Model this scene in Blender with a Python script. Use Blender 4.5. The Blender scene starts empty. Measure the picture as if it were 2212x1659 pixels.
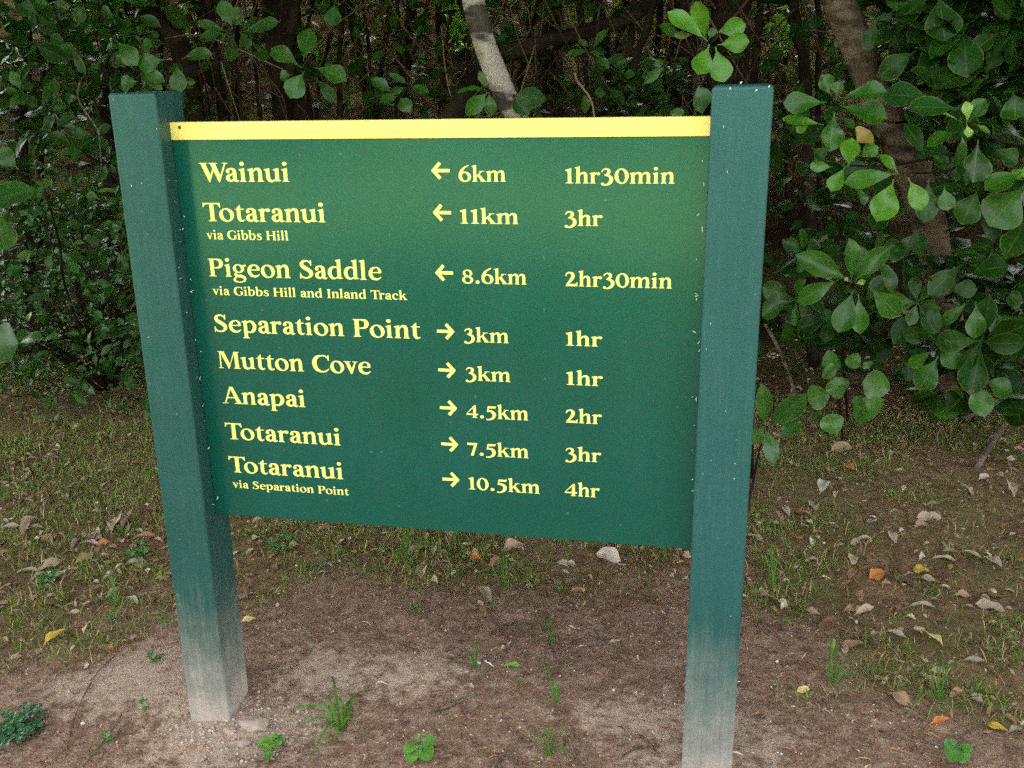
import bpy, math, random
import numpy as np
from mathutils import Vector
PI = math.pi
rng = np.random.default_rng(7)
random.seed(7)
scene = bpy.context.scene
COL = scene.collection

# ---------------------------------------------------------------- camera, sky, sun, exposure
CAM = np.array([1.0780, -1.8613, 1.4080])
CR = np.array([0.976712, 0.213396, -0.022276])
CU = np.array([-0.042722, 0.295173, 0.954488])
CF = np.array([-0.210259, 0.931308, -0.297415])
FPX = 2249.43
cd = bpy.data.cameras.new('camera'); cam = bpy.data.objects.new('camera', cd); COL.objects.link(cam)
cd.sensor_width = 36; cd.lens = 36.609; cd.clip_start = 0.02; cd.clip_end = 400
from mathutils import Matrix
cam.matrix_world = Matrix(((CR[0], CU[0], -CF[0], CAM[0]), (CR[1], CU[1], -CF[1], CAM[1]), (CR[2], CU[2], -CF[2], CAM[2]), (0, 0, 0, 1)))
scene.camera = cam

SUN_EL, SUN_AZ = math.radians(58), math.radians(-24)      # azimuth measured from +Y towards +X: the sun stands behind the forest
w = bpy.data.worlds.new('World'); scene.world = w; w.use_nodes = True
nt = w.node_tree; bg = nt.nodes['Background']
sky = nt.nodes.new('ShaderNodeTexSky'); sky.sky_type = 'NISHITA'; sky.sun_disc = False
sky.sun_elevation = SUN_EL; sky.sun_rotation = SUN_AZ; sky.air_density = 0.3; sky.dust_density = 4.0; sky.ozone_density = 0.2
hz = nt.nodes.new('ShaderNodeHueSaturation'); hz.inputs['Saturation'].default_value = .22      # thin high haze takes most of the blue out of the sky
nt.links.new(sky.outputs[0], hz.inputs['Color']); nt.links.new(hz.outputs[0], bg.inputs[0]); bg.inputs[1].default_value = 0.10
sl = bpy.data.lights.new('sun', 'SUN'); sl.energy = 2.1; sl.angle = math.radians(0.5); sl.color = (1.0, 0.95, 0.86)
sun = bpy.data.objects.new('sun', sl); COL.objects.link(sun)
sd = Vector((math.sin(SUN_AZ)*math.cos(SUN_EL), math.cos(SUN_AZ)*math.cos(SUN_EL), math.sin(SUN_EL)))
sun.rotation_euler = sd.to_track_quat('Z', 'Y').to_euler()
scene.view_settings.view_transform = 'Standard'; scene.view_settings.look = 'None'
scene.view_settings.exposure = 4.75; scene.view_settings.gamma = 1
scene.cycles.max_bounces = 6; scene.cycles.diffuse_bounces = 3; scene.cycles.glossy_bounces = 3; scene.cycles.transmission_bounces = 3
scene.cycles.use_denoising = False

# ---------------------------------------------------------------- helpers
def ray(px, py):
    d = CF*FPX + CR*(px-1106) - CU*(py-829.5)
    return d/np.linalg.norm(d)
def at(px, py, Y):
    """the point of the vertical plane y = Y seen at (px, py)"""
    d = ray(px, py); return CAM + d*((Y-CAM[1])/d[1])
def hsh(ix, iy, s=0):
    h = np.sin(ix*127.1 + iy*311.7 + s*74.7)*43758.5453
    return h-np.floor(h)
def noise2(x, y, s=0):
    ix, iy = np.floor(x), np.floor(y); fx, fy = x-ix, y-iy
    fx = fx*fx*(3-2*fx); fy = fy*fy*(3-2*fy)
    a, b, c, d = hsh(ix, iy, s), hsh(ix+1, iy, s), hsh(ix, iy+1, s), hsh(ix+1, iy+1, s)
    return (a*(1-fx)+b*fx)*(1-fy)+(c*(1-fx)+d*fx)*fy
def sstep(a, b, x):
    t = np.clip((x-a)/(b-a), 0, 1); return t*t*(3-2*t)
def gz(x, y):
    """height of the ground"""
    x = np.asarray(x, float); y = np.asarray(y, float)
    near = np.exp(-((x-.6)**2+(y-.3)**2)/16.)
    z = (noise2(x*1.1, y*1.1, 1)-.5)*.05 + (noise2(x*3.7, y*3.7, 2)-.5)*.022
    z = z + ((noise2(x*11, y*11, 3)-.5)*.010 + (noise2(x*27, y*27, 4)-.5)*.006)*near
    z = z*sstep(.0, .6, np.hypot(x+.02, (y+.05))) * sstep(0., .5, np.hypot(x-1.06, y))
    z = z + .020*np.exp(-((x+.03)**2/.012+(y+.0)**2/.012))*(.4+1.1*noise2(x*14, y*14, 6)) + .010*np.exp(-((x-1.06)**2+y**2)/.02)*(.3+noise2(x*14, y*14, 6))      # soil heaped against the posts
    z = z + .34*np.maximum(0, y-2.6)*sstep(2.6, 4.5, y) + (noise2(x*.5, y*.5, 9)-.5)*.5*sstep(2.8, 6, y)
    return z
def at_g(px, py, dz=0.):
    """the point of the ground seen at (px, py)"""
    d = ray(px, py); t = (0-CAM[2])/d[2]
    for _ in range(6):
        p = CAM+d*t; t = (gz(p[0], p[1])+dz-CAM[2])/d[2]
    return CAM+d*t
def nrm(a): return a/(np.linalg.norm(a, axis=-1, keepdims=True)+1e-12)

class MB:
    """collects vertices, quads and triangles for ONE mesh"""
    def __init__(s): s.V, s.Q, s.T, s.C, s.U, s.n = [], [], [], [], [], 0
    def add(s, V, Q=None, T=None, C=None, U=None):
        V = np.asarray(V, float).reshape(-1, 3); m = len(V)
        s.V.append(V)
        if Q is not None and len(Q): s.Q.append(np.asarray(Q, int).reshape(-1, 4)+s.n)
        if T is not None and len(T): s.T.append(np.asarray(T, int).reshape(-1, 3)+s.n)
        C = np.ones((m, 3))*.5 if C is None else np.broadcast_to(np.asarray(C, float), (m, 3))
        s.C.append(C); s.U.append(np.zeros((m, 2)) if U is None else np.asarray(U, float)); s.n += m
    def mesh(s, name, mat, smooth=True):
        V = np.vstack(s.V); Q = np.vstack(s.Q) if s.Q else np.zeros((0, 4), int); T = np.vstack(s.T) if s.T else np.zeros((0, 3), int)
        me = bpy.data.meshes.new(name); me.vertices.add(len(V)); me.vertices.foreach_set('co', V.ravel().astype(np.float32))
        lv = np.concatenate([Q.ravel(), T.ravel()]).astype(np.int32)
        me.loops.add(len(lv)); me.loops.foreach_set('vertex_index', lv)
        ls = np.concatenate([np.arange(len(Q))*4, len(Q)*4+np.arange(len(T))*3]).astype(np.int32)
        me.polygons.add(len(ls)); me.polygons.foreach_set('loop_start', ls)
        me.polygons.foreach_set('use_smooth', np.full(len(ls), smooth))
        C = np.vstack(s.C); U = np.vstack(s.U)
        at_ = me.attributes.new('tint', 'FLOAT_COLOR', 'POINT'); at_.data.foreach_set('color', np.hstack([C, np.ones((len(C), 1))]).ravel().astype(np.float32))
        uv = me.uv_layers.new(name='uv'); uv.data.foreach_set('uv', U[lv].ravel().astype(np.float32))
        me.update(calc_edges=True); me.validate(); me.materials.append(mat)
        return me
def link(name, me, parent=None):
    o = bpy.data.objects.new(name, me); COL.objects.link(o)
    if parent is not None: o.parent = parent
    return o
def tag(o, label, cat, group=None, kind=None):
    if label: o['label'] = label
    if cat: o['category'] = cat
    if group: o['group'] = group
    if kind: o['kind'] = kind
    return o
def thing(name, loc, label, cat, group=None):
    o = bpy.data.objects.new(name, None); COL.objects.link(o); o.location = tuple(loc); o.empty_display_size = .05
    return tag(o, label, cat, group)
def part(name, mb, mat, parent, origin=None, smooth=True, label=None):
    """a part whose vertices were given in world space; moved into its thing's space"""
    if origin is None: origin = np.array(parent.location)
    mb.V = [v-origin for v in mb.V]
    o = link(name, mb.mesh(name, mat, smooth), parent)
    if label: o['label'] = label
    return o
def solo(name, mb, mat, label, cat, group=None, smooth=True, kind=None, origin=None):
    if origin is None:
        V = np.vstack(mb.V); origin = np.array([(V[:, 0].min()+V[:, 0].max())/2, (V[:, 1].min()+V[:, 1].max())/2, V[:, 2].min()])
    mb.V = [v-origin for v in mb.V]
    o = link(name, mb.mesh(name, mat, smooth)); o.location = tuple(origin)
    return tag(o, label, cat, group, kind)
def smooth_path(pts, n=6):
    P = np.array(pts, float)
    if len(P) < 3: 
        t = np.linspace(0, 1, n+1)[:, None]; return P[0]*(1-t)+P[-1]*t
    Q = np.vstack([2*P[0]-P[1], P, 2*P[-1]-P[-2]]); out = []
    for i in range(1, len(Q)-2):
        a, b, c, d = Q[i-1], Q[i], Q[i+1], Q[i+2]
        for k in range(n):
            t = k/n; out.append(.5*(2*b+(c-a)*t+(2*a-5*b+4*c-d)*t*t+(3*b-a-3*c+d)*t**3))
    out.append(Q[-2]); return np.array(out)
def tube(mb, pts, r0, r1, seg=8, n=6, bump=0., col=(.5, .5, .5), pw=1.):
    P = smooth_path(pts, n); m = len(P)
    L = np.concatenate([[0], np.cumsum(np.linalg.norm(np.diff(P, axis=0), axis=1))]); t = L/max(L[-1], 1e-9)
    R = r0+(r1-r0)*t**pw
    D = nrm(np.gradient(P, axis=0)); ref = np.array([0, 0, 1.]) if abs(D[:, 2]).mean() < .8 else np.array([1., 0, 0])
    A = nrm(np.cross(D, ref)); B = np.cross(D, A)
    a = np.linspace(0, 2*PI, seg, endpoint=False)
    rr = R[:, None]*np.ones(seg)
    if bump: rr = rr*(1+bump*(noise2(L[:, None]/(r0*2.2)+0*a, np.cos(a)[None]*1.3+np.sin(a)[None]*2.1+7, 5)-.5)*2)
    V = P[:, None]+A[:, None]*(np.cos(a)[None, :, None]*rr[..., None])+B[:, None]*(np.sin(a)[None, :, None]*rr[..., None])
    U = np.stack([np.broadcast_to(a/(2*PI), (m, seg)), np.broadcast_to(L[:, None], (m, seg))], -1)
    i = np.arange(m-1)[:, None]*seg; j = np.arange(seg)[None]; k = (j+1) % seg
    Q = np.stack([i+j, i+k, i+seg+k, i+seg+j], -1).reshape(-1, 4)
    V = V.reshape(-1, 3); U = U.reshape(-1, 2)
    V = np.vstack([V, P[0], P[-1]]); U = np.vstack([U, [.5, 0], [.5, L[-1]]]); c0, c1 = m*seg, m*seg+1
    j = np.arange(seg); k = (j+1) % seg
    T = np.vstack([np.stack([np.full(seg, c0), k, j], 1), np.stack([np.full(seg, c1), (m-1)*seg+j, (m-1)*seg+k], 1)])
    mb.add(V, Q, T, col, U)
PROF = {'obovate': (1.45, .72, .13), 'elliptic': (1.0, .85, .1), 'heart': (.62, .62, .06), 'lance': (.8, 1.1, .06), 'round': (1.0, .6, .12)}
def leaves(mb, B, T, N, W, tint, shape='obovate', na=8, nc=5, fold=.18, arch=.08, wave=.03, twist=0., pet=None):
    """one leaf blade per row: base B, tip T, upper-side normal N, greatest width W"""
    B, T, N = (np.asarray(a, float).reshape(-1, 3) for a in (B, T, N)); n = len(B)
    if n == 0: return
    W = np.broadcast_to(np.asarray(W, float), (n,)); fold = np.broadcast_to(np.asarray(fold, float), (n,)); arch = np.broadcast_to(np.asarray(arch, float), (n,))
    tint = np.broadcast_to(np.asarray(tint, float), (n, 3))
    D = T-B; L = np.linalg.norm(D, axis=1); d = nrm(D); s = nrm(np.cross(d, N)); u = np.cross(s, d)
    e, pw, p0 = PROF[shape]
    if pet is not None: p0 = pet
    if p0 > 0 and na >= 5: t = np.concatenate([[0], np.linspace(p0, 1, na)])
    else: t = np.linspace(0, 1, na+1)
    q = np.clip((t-p0)/(1-p0), 0, 1)
    wv = np.sin(PI*q**e)**pw if shape != 'heart' else (np.sin(PI*np.clip(q, 0, 1)**e)**pw)
    wv = np.nan_to_num(wv); wv[q <= 0] = .06; wv[-1] = .02
    if shape == 'heart': wv[1] = .45
    c = np.linspace(-1, 1, nc)
    ph = rng.random(n)*6.28
    lat = c[None, :]*wv[:, None]*.5                                     # (a, c)
    tw = (rng.random(n)-.5)*2*twist
    P = B[:, None, None]+D[:, None, None]*t[None, :, None, None]
    z = (arch*L)[:, None, None]*(4*t*(1-t))[None, :, None]+(fold*W)[:, None, None]*(wv[:, None]*np.abs(c)[None]**1.7*.5)[None]
    z = z+(wave*W)[:, None, None]*np.sin(t[None, :, None]*11+ph[:, None, None]+c[None, None, :]*1.2)*np.abs(c)[None, None, :]*(wv[None, :, None] > .2)
    z = z+(tw*W)[:, None, None]*lat[None]*t[None, :, None]
    V = P+s[:, None, None]*(lat[None]*W[:, None, None])[..., None]+u[:, None, None]*z[..., None]
    m = len(t)
    U = np.stack([np.broadcast_to(c*.5+.5, (n, m, nc)), np.broadcast_to(t[:, None], (n, m, nc))], -1).reshape(-1, 2)
    C = np.repeat(tint, m*nc, axis=0)
    o = np.arange(n)[:, None, None]*(m*nc); i = np.arange(m-1)[None, :, None]*nc; j = np.arange(nc-1)[None, None]
    a = o+i+j
    Q = np.stack([a, a+1, a+nc+1, a+nc], -1).reshape(-1, 4)
    mb.add(V.reshape(-1, 3), Q, None, C, U)
def rdir(n):
    v = rng.normal(size=(n, 3)); return nrm(v)
def jitter(c, n, amt=.25, hue=.12):
    c = np.asarray(c, float); k = 1+(rng.random((n, 1))-.5)*2*amt
    h = (rng.random((n, 1))-.5)*2*hue
    return np.clip(c*k*np.concatenate([1+h*1.6, 1+0*h, 1-h], 1), 0, 1)
def leaf_cloud(mb, P, size, tint, shape='elliptic', na=4, nc=3, up=.6, wr=.5, hue=.15, amt=.35, droop=.2):
    """a leaf of about the given length at each point, upper sides turned mostly to the light"""
    n = len(P)
    d = rdir(n); d[:, 2] = d[:, 2]*.55-droop; d = nrm(d)
    L = size*(.6+.8*rng.random(n)); N = nrm(rdir(n)*(1-up)+np.array([0, -.45, .8])*up)
    P = np.asarray(P); leaves(mb, P-d*L[:, None]/2, P+d*L[:, None]/2, N, L*wr*(.8+.4*rng.random(n)), jitter(tint, n, amt, hue), shape, na, nc, .2, .06, .03)

# ---------------------------------------------------------------- materials
def mat(name): 
    m = bpy.data.materials.new(name); m.use_nodes = True; n = m.node_tree.nodes; n.clear()
    return m, n, m.node_tree.links
def nd(n, t, **k):
    x = n.new('ShaderNode'+t)
    for a, b in k.items():
        if a.startswith('i_'): x.inputs[a[2:].replace('_', ' ')].default_value = b
        else: setattr(x, a, b)
    return x
def mixc(n, l, fac, a, b, mode='MIX'):
    x = n.new('ShaderNodeMix'); x.data_type = 'RGBA'; x.blend_type = mode
    for s, v in ((0, fac), (6, a), (7, b)):
        if isinstance(v, (int, float)): x.inputs[s].default_value = v
        elif isinstance(v, tuple): x.inputs[s].default_value = v+(1,) if len(v) == 3 else v
        else: l.new(v, x.inputs[s])
    return x.outputs[2]
def math_(n, l, op, a, b=None, c=None):
    x = n.new('ShaderNodeMath'); x.operation = op
    for s, v in enumerate((a, b, c)):
        if v is None: continue
        if isinstance(v, (int, float)): x.inputs[s].default_value = v
        else: l.new(v, x.inputs[s])
    return x.outputs[0]
def ramp(n, l, fac, stops):
    x = n.new('ShaderNodeValToRGB'); e = x.color_ramp.elements
    while len(e) < len(stops): e.new(.5)
    for i, (p, c) in enumerate(stops): e[i].position = p; e[i].color = c+(1,) if len(c) == 3 else c
    l.new(fac, x.inputs[0]); return x.outputs[0]
def noise(n, l, vec, scale, det=3, rough=.55):
    x = nd(n, 'TexNoise'); x.inputs['Scale'].default_value = scale; x.inputs['Detail'].default_value = det; x.inputs['Roughness'].default_value = rough
    if vec is not None: l.new(vec, x.inputs['Vector'])
    return x.outputs[0]
def geo_pos(n): return n.new('ShaderNodeNewGeometry').outputs['Position']
def finish(n, l, bsdf): 
    o = n.new('ShaderNodeOutputMaterial'); l.new(bsdf, o.inputs[0])

def leaf_material(name, rough=.36, trans=.28, spec=.28, spots=.25, dry=False):
    m, n, l = mat(name)
    tint = nd(n, 'Attribute', attribute_name='tint').outputs['Color']
    uv = nd(n, 'UVMap', uv_map='uv').outputs[0]; sp = n.new('ShaderNodeSeparateXYZ'); l.new(uv, sp.inputs[0])
    ax = math_(n, l, 'ABSOLUTE', math_(n, l, 'SUBTRACT', sp.outputs[0], .5))
    mid = math_(n, l, 'LESS_THAN', ax, .022)
    lat = math_(n, l, 'SINE', math_(n, l, 'MULTIPLY', math_(n, l, 'SUBTRACT', sp.outputs[1], math_(n, l, 'MULTIPLY', ax, .55)), 56.))
    latm = math_(n, l, 'MULTIPLY', math_(n, l, 'GREATER_THAN', lat, .9), .45)
    vein = math_(n, l, 'MAXIMUM', mid, latm)
    pos = geo_pos(n); nz = noise(n, l, pos, 38, 3)
    c = mixc(n, l, math_(n, l, 'MULTIPLY', vein, .22 if not dry else .3), tint, (.22, .30, .08) if not dry else (.12, .08, .05))
    c = mixc(n, l, .55, c, mixc(n, l, 1., c, ramp(n, l, nz, [(.25, (.55, .55, .55)), (.75, (1.5, 1.45, 1.3))]), 'MULTIPLY'))
    sp2 = noise(n, l, pos, 120, 2); sf = math_(n, l, 'MULTIPLY', math_(n, l, 'GREATER_THAN', sp2, .66), spots)
    c = mixc(n, l, sf, c, (.16, .11, .04))
    if not dry and spots > .1:                  # yellow margins and scorched tips
        mg = math_(n, l, 'MULTIPLY', math_(n, l, 'GREATER_THAN', math_(n, l, 'ADD', ax, math_(n, l, 'MULTIPLY', nz, .06)), .495), .4)
        c = mixc(n, l, mg, c, (.16, .24, .04))
        tp = math_(n, l, 'GREATER_THAN', math_(n, l, 'ADD', sp.outputs[1], math_(n, l, 'MULTIPLY', math_(n, l, 'SUBTRACT', noise(n, l, pos, 9, 2), .5), .6)), 1.03)
        c = mixc(n, l, math_(n, l, 'MULTIPLY', tp, .8), c, (.15, .085, .03))
    p = nd(n, 'BsdfPrincipled'); l.new(c, p.inputs['Base Color']); p.inputs['Roughness'].default_value = rough
    sg = n.new('ShaderNodeSeparateColor'); l.new(tint, sg.inputs[0]); gl = math_(n, l, 'MULTIPLY', math_(n, l, 'SUBTRACT', sg.outputs[1], .03), 14.); gl.node.use_clamp = True      # young bright leaves are glossier than old dull ones
    l.new(math_(n, l, 'ADD', .03, math_(n, l, 'MULTIPLY', gl, spec)), p.inputs['Specular IOR Level'])
    bmp = nd(n, 'Bump'); bmp.inputs['Strength'].default_value = .35; bmp.inputs['Distance'].default_value = .002
    h = math_(n, l, 'ADD', math_(n, l, 'MULTIPLY', vein, -.7), nz); l.new(h, bmp.inputs['Height']); l.new(bmp.outputs[0], p.inputs['Normal'])
    t = nd(n, 'BsdfTranslucent'); l.new(mixc(n, l, 1., c, (1.35, 1.3, .7), 'MULTIPLY'), t.inputs[0])
    mx = n.new('ShaderNodeMixShader'); mx.inputs[0].default_value = trans; l.new(p.outputs[0], mx.inputs[1]); l.new(t.outputs[0], mx.inputs[2])
    finish(n, l, mx.outputs[0]); return m
M_LEAF = leaf_material('broad_leaf', .29, .22, .34, .5)
M_SMALL = leaf_material('small_glossy_leaf', .30, .18, .25, .12)
M_CROWN = leaf_material('crown_leaf', .55, .3, .05, .0)
M_GRASS = leaf_material('grass_blade', .55, .35, .1, .0)
M_DRY = leaf_material('dry_leaf', .9, .12, .04, .5, True)

def bark_material(name, dark, light, patch, lich=.5, scale=9.):
    m, n, l = mat(name)
    pos = geo_pos(n); mp = nd(n, 'Mapping'); mp.inputs['Scale'].default_value = (1, 1, .45); l.new(pos, mp.inputs['Vector'])
    a = noise(n, l, mp.outputs[0], scale, 5, .65); b = noise(n, l, pos, scale*5, 4, .7)
    c = ramp(n, l, math_(n, l, 'ADD', math_(n, l, 'MULTIPLY', a, .65), math_(n, l, 'MULTIPLY', b, .35)), [(.36, dark), (.62, light)])
    mp2 = nd(n, 'Mapping'); mp2.inputs['Scale'].default_value = (.35, .35, 1.); l.new(pos, mp2.inputs['Vector'])
    k = noise(n, l, mp2.outputs[0], scale*1.1, 4, .6); f = ramp(n, l, k, [(.5-.02, (0, 0, 0)), (.56, (lich, lich, lich))])
    c = mixc(n, l, f, c, patch)
    p = nd(n, 'BsdfPrincipled'); l.new(c, p.inputs['Base Color']); p.inputs['Roughness'].default_value = .95; p.inputs['Specular IOR Level'].default_value = .03
    bmp = nd(n, 'Bump'); bmp.inputs['Strength'].default_value = .7; bmp.inputs['Distance'].default_value = .012; l.new(math_(n, l, 'ADD', b, math_(n, l, 'MULTIPLY', a, .7)), bmp.inputs['Height']); l.new(bmp.outputs[0], p.inputs['Normal'])
    finish(n, l, p.outputs[0]); return m
M_BARKPALE = bark_material('pale_bark', (.035, .027, .02), (.11, .09, .07), (.40, .345, .28), 1., 7.)
M_BARKMID = bark_material('mottled_bark', (.028, .019, .011), (.125, .086, .052), (.20, .15, .10), .6, 11.)
M_BARKDARK = bark_material('dark_bark', (.008, .005, .0035), (.030, .020, .013), (.06, .042, .03), .4, 10.)
M_TWIG = bark_material('twig_wood', (.07, .05, .035), (.20, .15, .11), (.30, .24, .18), .5, 40.)

def paint_material(name, col, col2, rough, dust_top, dust_amt=1.):
    """painted timber with fine grain, wear, and a splash of dried mud near the ground"""
    m, n, l = mat(name)
    pos = geo_pos(n); sp = n.new('ShaderNodeSeparateXYZ'); l.new(pos, sp.inputs[0])
    mp = nd(n, 'Mapping'); mp.inputs['Scale'].default_value = (1, 1, .05); l.new(pos, mp.inputs['Vector'])
    grain = noise(n, l, mp.outputs[0], 170, 4, .7); big = noise(n, l, pos, 6, 3); fine = noise(n, l, pos, 420, 2)
    c = mixc(n, l, ramp(n, l, big, [(.35, (0, 0, 0)), (.7, (1, 1, 1))]), col, col2)
    c = mixc(n, l, math_(n, l, 'MULTIPLY', ramp(n, l, grain, [(.45, (0, 0, 0)), (.75, (1, 1, 1))]), .09), c, (.16, .25, .23))
    # dried mud: thick at the foot, thinning upwards in vertical streaks
    hgt = math_(n, l, 'DIVIDE', sp.outputs[2], dust_top)
    st = math_(n, l, 'ADD', math_(n, l, 'MULTIPLY', math_(n, l, 'SUBTRACT', math_(n, l, 'ADD', math_(n, l, 'MULTIPLY', grain, .5), math_(n, l, 'MULTIPLY', fine, .5)), .5), 1.9), math_(n, l, 'MULTIPLY', math_(n, l, 'SUBTRACT', noise(n, l, pos, 14, 4), .5), 1.3))
    d = math_(n, l, 'SUBTRACT', math_(n, l, 'ADD', 1., math_(n, l, 'MULTIPLY', st, .55)), hgt)
    df = ramp(n, l, d, [(.0, (0, 0, 0)), (.3, (.14,)*3), (.6, (.42*dust_amt,)*3), (.95, (.88*dust_amt,)*3)])
    sp3 = math_(n, l, 'MULTIPLY', math_(n, l, 'GREATER_THAN', noise(n, l, pos, 55, 5, .75), .665), .3)
    df = math_(n, l, 'MAXIMUM', df, sp3)
    mud = mixc(n, l, noise(n, l, pos, 90, 3), (.36, .29, .235), (.54, .465, .395))
    c = mixc(n, l, df, c, mud)
    p = nd(n, 'BsdfPrincipled'); l.new(c, p.inputs['Base Color'])
    l.new(math_(n, l, 'ADD', rough, math_(n, l, 'MULTIPLY', df, .4)), p.inputs['Roughness']); p.inputs['Specular IOR Level'].default_value = .3
    bmp = nd(n, 'Bump'); bmp.inputs['Strength'].default_value = .55; bmp.inputs['Distance'].default_value = .0018; l.new(math_(n, l, 'ADD', grain, math_(n, l, 'MULTIPLY', fine, .5)), bmp.inputs['Height']); l.new(bmp.outputs[0], p.inputs['Normal'])
    finish(n, l, p.outputs[0]); return m
M_POST = paint_material('post_paint', (.0145, .069, .058), (.018, .080, .068), .45, .34)
M_POST2 = paint_material('post_paint_right', (.018, .082, .076), (.022, .094, .089), .45, .36, .85)
def panel_material():
    m, n, l = mat('panel_paint'); pos = geo_pos(n)
    big = noise(n, l, pos, 4, 3); fine = noise(n, l, pos, 260, 3)
    c = mixc(n, l, ramp(n, l, big, [(.3, (0, 0, 0)), (.7, (1, 1, 1))]), (.0042, .072, .047), (.0052, .081, .058))
    mp = nd(n, 'Mapping'); mp.inputs['Scale'].default_value = (1, 1, .12); l.new(pos, mp.inputs['Vector'])
    run = noise(n, l, mp.outputs[0], 22, 5, .7); c = mixc(n, l, math_(n, l, 'MULTIPLY', ramp(n, l, run, [(.5, (0, 0, 0)), (.8, (1, 1, 1))]), .12), c, (.05, .11, .09))
    sp = math_(n, l, 'GREATER_THAN', noise(n, l, pos, 95, 1, .3), .79); c = mixc(n, l, math_(n, l, 'MULTIPLY', sp, .25), c, (.3, .4, .3))
    p = nd(n, 'BsdfPrincipled'); l.new(c, p.inputs['Base Color']); p.inputs['Specular IOR Level'].default_value = .5
    l.new(math_(n, l, 'ADD', .07, math_(n, l, 'ADD', math_(n, l, 'MULTIPLY', big, .10), math_(n, l, 'MULTIPLY', run, .12))), p.inputs['Roughness'])
    bmp = nd(n, 'Bump'); bmp.inputs['Strength'].default_value = .025; bmp.inputs['Distance'].default_value = .001; l.new(fine, bmp.inputs['Height']); l.new(bmp.outputs[0], p.inputs['Normal'])
    finish(n, l, p.outputs[0]); return m
M_PANEL = panel_material()
def plain(name, col, rough=.5, spec=.5, var=.12, scale=30., dark=None):
    m, n, l = mat(name); pos = geo_pos(n); a = noise(n, l, pos, scale, 4)
    c = mixc(n, l, a, tuple(x*(1-var) for x in col), tuple(min(1, x*(1+var)) for x in col))
    p = nd(n, 'BsdfPrincipled'); l.new(c, p.inputs['Base Color']); p.inputs['Roughness'].default_value = rough; p.inputs['Specular IOR Level'].default_value = spec
    finish(n, l, p.outputs[0]); return m
M_YELLOW = plain('yellow_paint', (.93, .74, .18), .4, .5, .06, 12.)
M_LETTER = plain('yellow_vinyl', (.88, .77, .20), .45, .4, .03)
M_HOLE = plain('rusty_nail', (.10, .07, .03), .6, .4)
M_HUSK = plain('pale_husk', (.62, .56, .47), .8, .3, .3)
def tint_material(name, rough=.95, spec=.04):
    m, n, l = mat(name); c = nd(n, 'Attribute', attribute_name='tint').outputs['Color']
    a = noise(n, l, geo_pos(n), 60, 4); c = mixc(n, l, .6, c, mixc(n, l, 1., c, ramp(n, l, a, [(.3, (.6, .6, .6)), (.7, (1.3, 1.3, 1.3))]), 'MULTIPLY'))
    p = nd(n, 'BsdfPrincipled'); l.new(c, p.inputs['Base Color']); p.inputs['Roughness'].default_value = rough; p.inputs['Specular IOR Level'].default_value = spec
    finish(n, l, p.outputs[0]); return m
M_TINT = tint_material('litter'); 
def ground_material():
    m, n, l = mat('soil'); pos = geo_pos(n); sp = n.new('ShaderNodeSeparateXYZ'); l.new(pos, sp.inputs[0])
    a = noise(n, l, pos, 2.6, 5, .6); b = noise(n, l, pos, 30, 5, .7); c_ = noise(n, l, pos, 160, 4, .7)
    soil = ramp(n, l, math_(n, l, 'ADD', math_(n, l, 'MULTIPLY', b, .55), math_(n, l, 'MULTIPLY', c_, .45)), [(.33, (.088, .052, .034)), (.5, (.25, .163, .115)), (.66, (.45, .33, .24))])
    dust = mixc(n, l, b, (.38, .275, .20), (.57, .45, .35))
    df = nd(n, 'Attribute', attribute_name='tint').outputs['Color']; sp2 = n.new('ShaderNodeSeparateColor'); l.new(df, sp2.inputs[0])
    f = math_(n, l, 'ADD', sp2.outputs[0], math_(n, l, 'MULTIPLY', math_(n, l, 'SUBTRACT', math_(n, l, 'ADD', b, a), 1.), 1.9))
    f = ramp(n, l, f, [(.46, (0, 0, 0)), (.95, (.8, .8, .8))])
    c = mixc(n, l, f, soil, dust)
    humus = ramp(n, l, b, [(.3, (.085, .050, .028)), (.7, (.30, .195, .112))])
    c = mixc(n, l, sp2.outputs[1], c, humus)
    deep = math_(n, l, 'MULTIPLY', ramp(n, l, math_(n, l, 'ADD', math_(n, l, 'MULTIPLY', sp.outputs[1], .2), math_(n, l, 'MULTIPLY', math_(n, l, 'SUBTRACT', a, .5), .5)), [(.36, (0, 0, 0)), (.58, (1, 1, 1))]), .95)      # leaf mould under the trees, blackened to paint in the forest shade
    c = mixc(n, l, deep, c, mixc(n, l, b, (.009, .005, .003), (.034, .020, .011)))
    moss = mixc(n, l, c_, (.09, .095, .035), (.17, .165, .06))
    mf = math_(n, l, 'MULTIPLY', ramp(n, l, math_(n, l, 'ADD', a, math_(n, l, 'MULTIPLY', c_, .25)), [(.54, (0, 0, 0)), (.76, (.55, .55, .55))]), sp2.outputs[1])
    c = mixc(n, l, mf, c, moss)
    lawn = mixc(n, l, b, (.06, .12, .035), (.11, .19, .065))
    c = mixc(n, l, sp2.outputs[2], c, lawn)
    p = nd(n, 'BsdfPrincipled'); l.new(c, p.inputs['Base Color']); p.inputs['Roughness'].default_value = 1.; p.inputs['Specular IOR Level'].default_value = .0
    bmp = nd(n, 'Bump'); bmp.inputs['Strength'].default_value = .8; bmp.inputs['Distance'].default_value = .008; l.new(math_(n, l, 'ADD', b, math_(n, l, 'MULTIPLY', c_, .8)), bmp.inputs['Height']); l.new(bmp.outputs[0], p.inputs['Normal'])
    finish(n, l, p.outputs[0]); return m
M_SOIL = ground_material()

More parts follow.
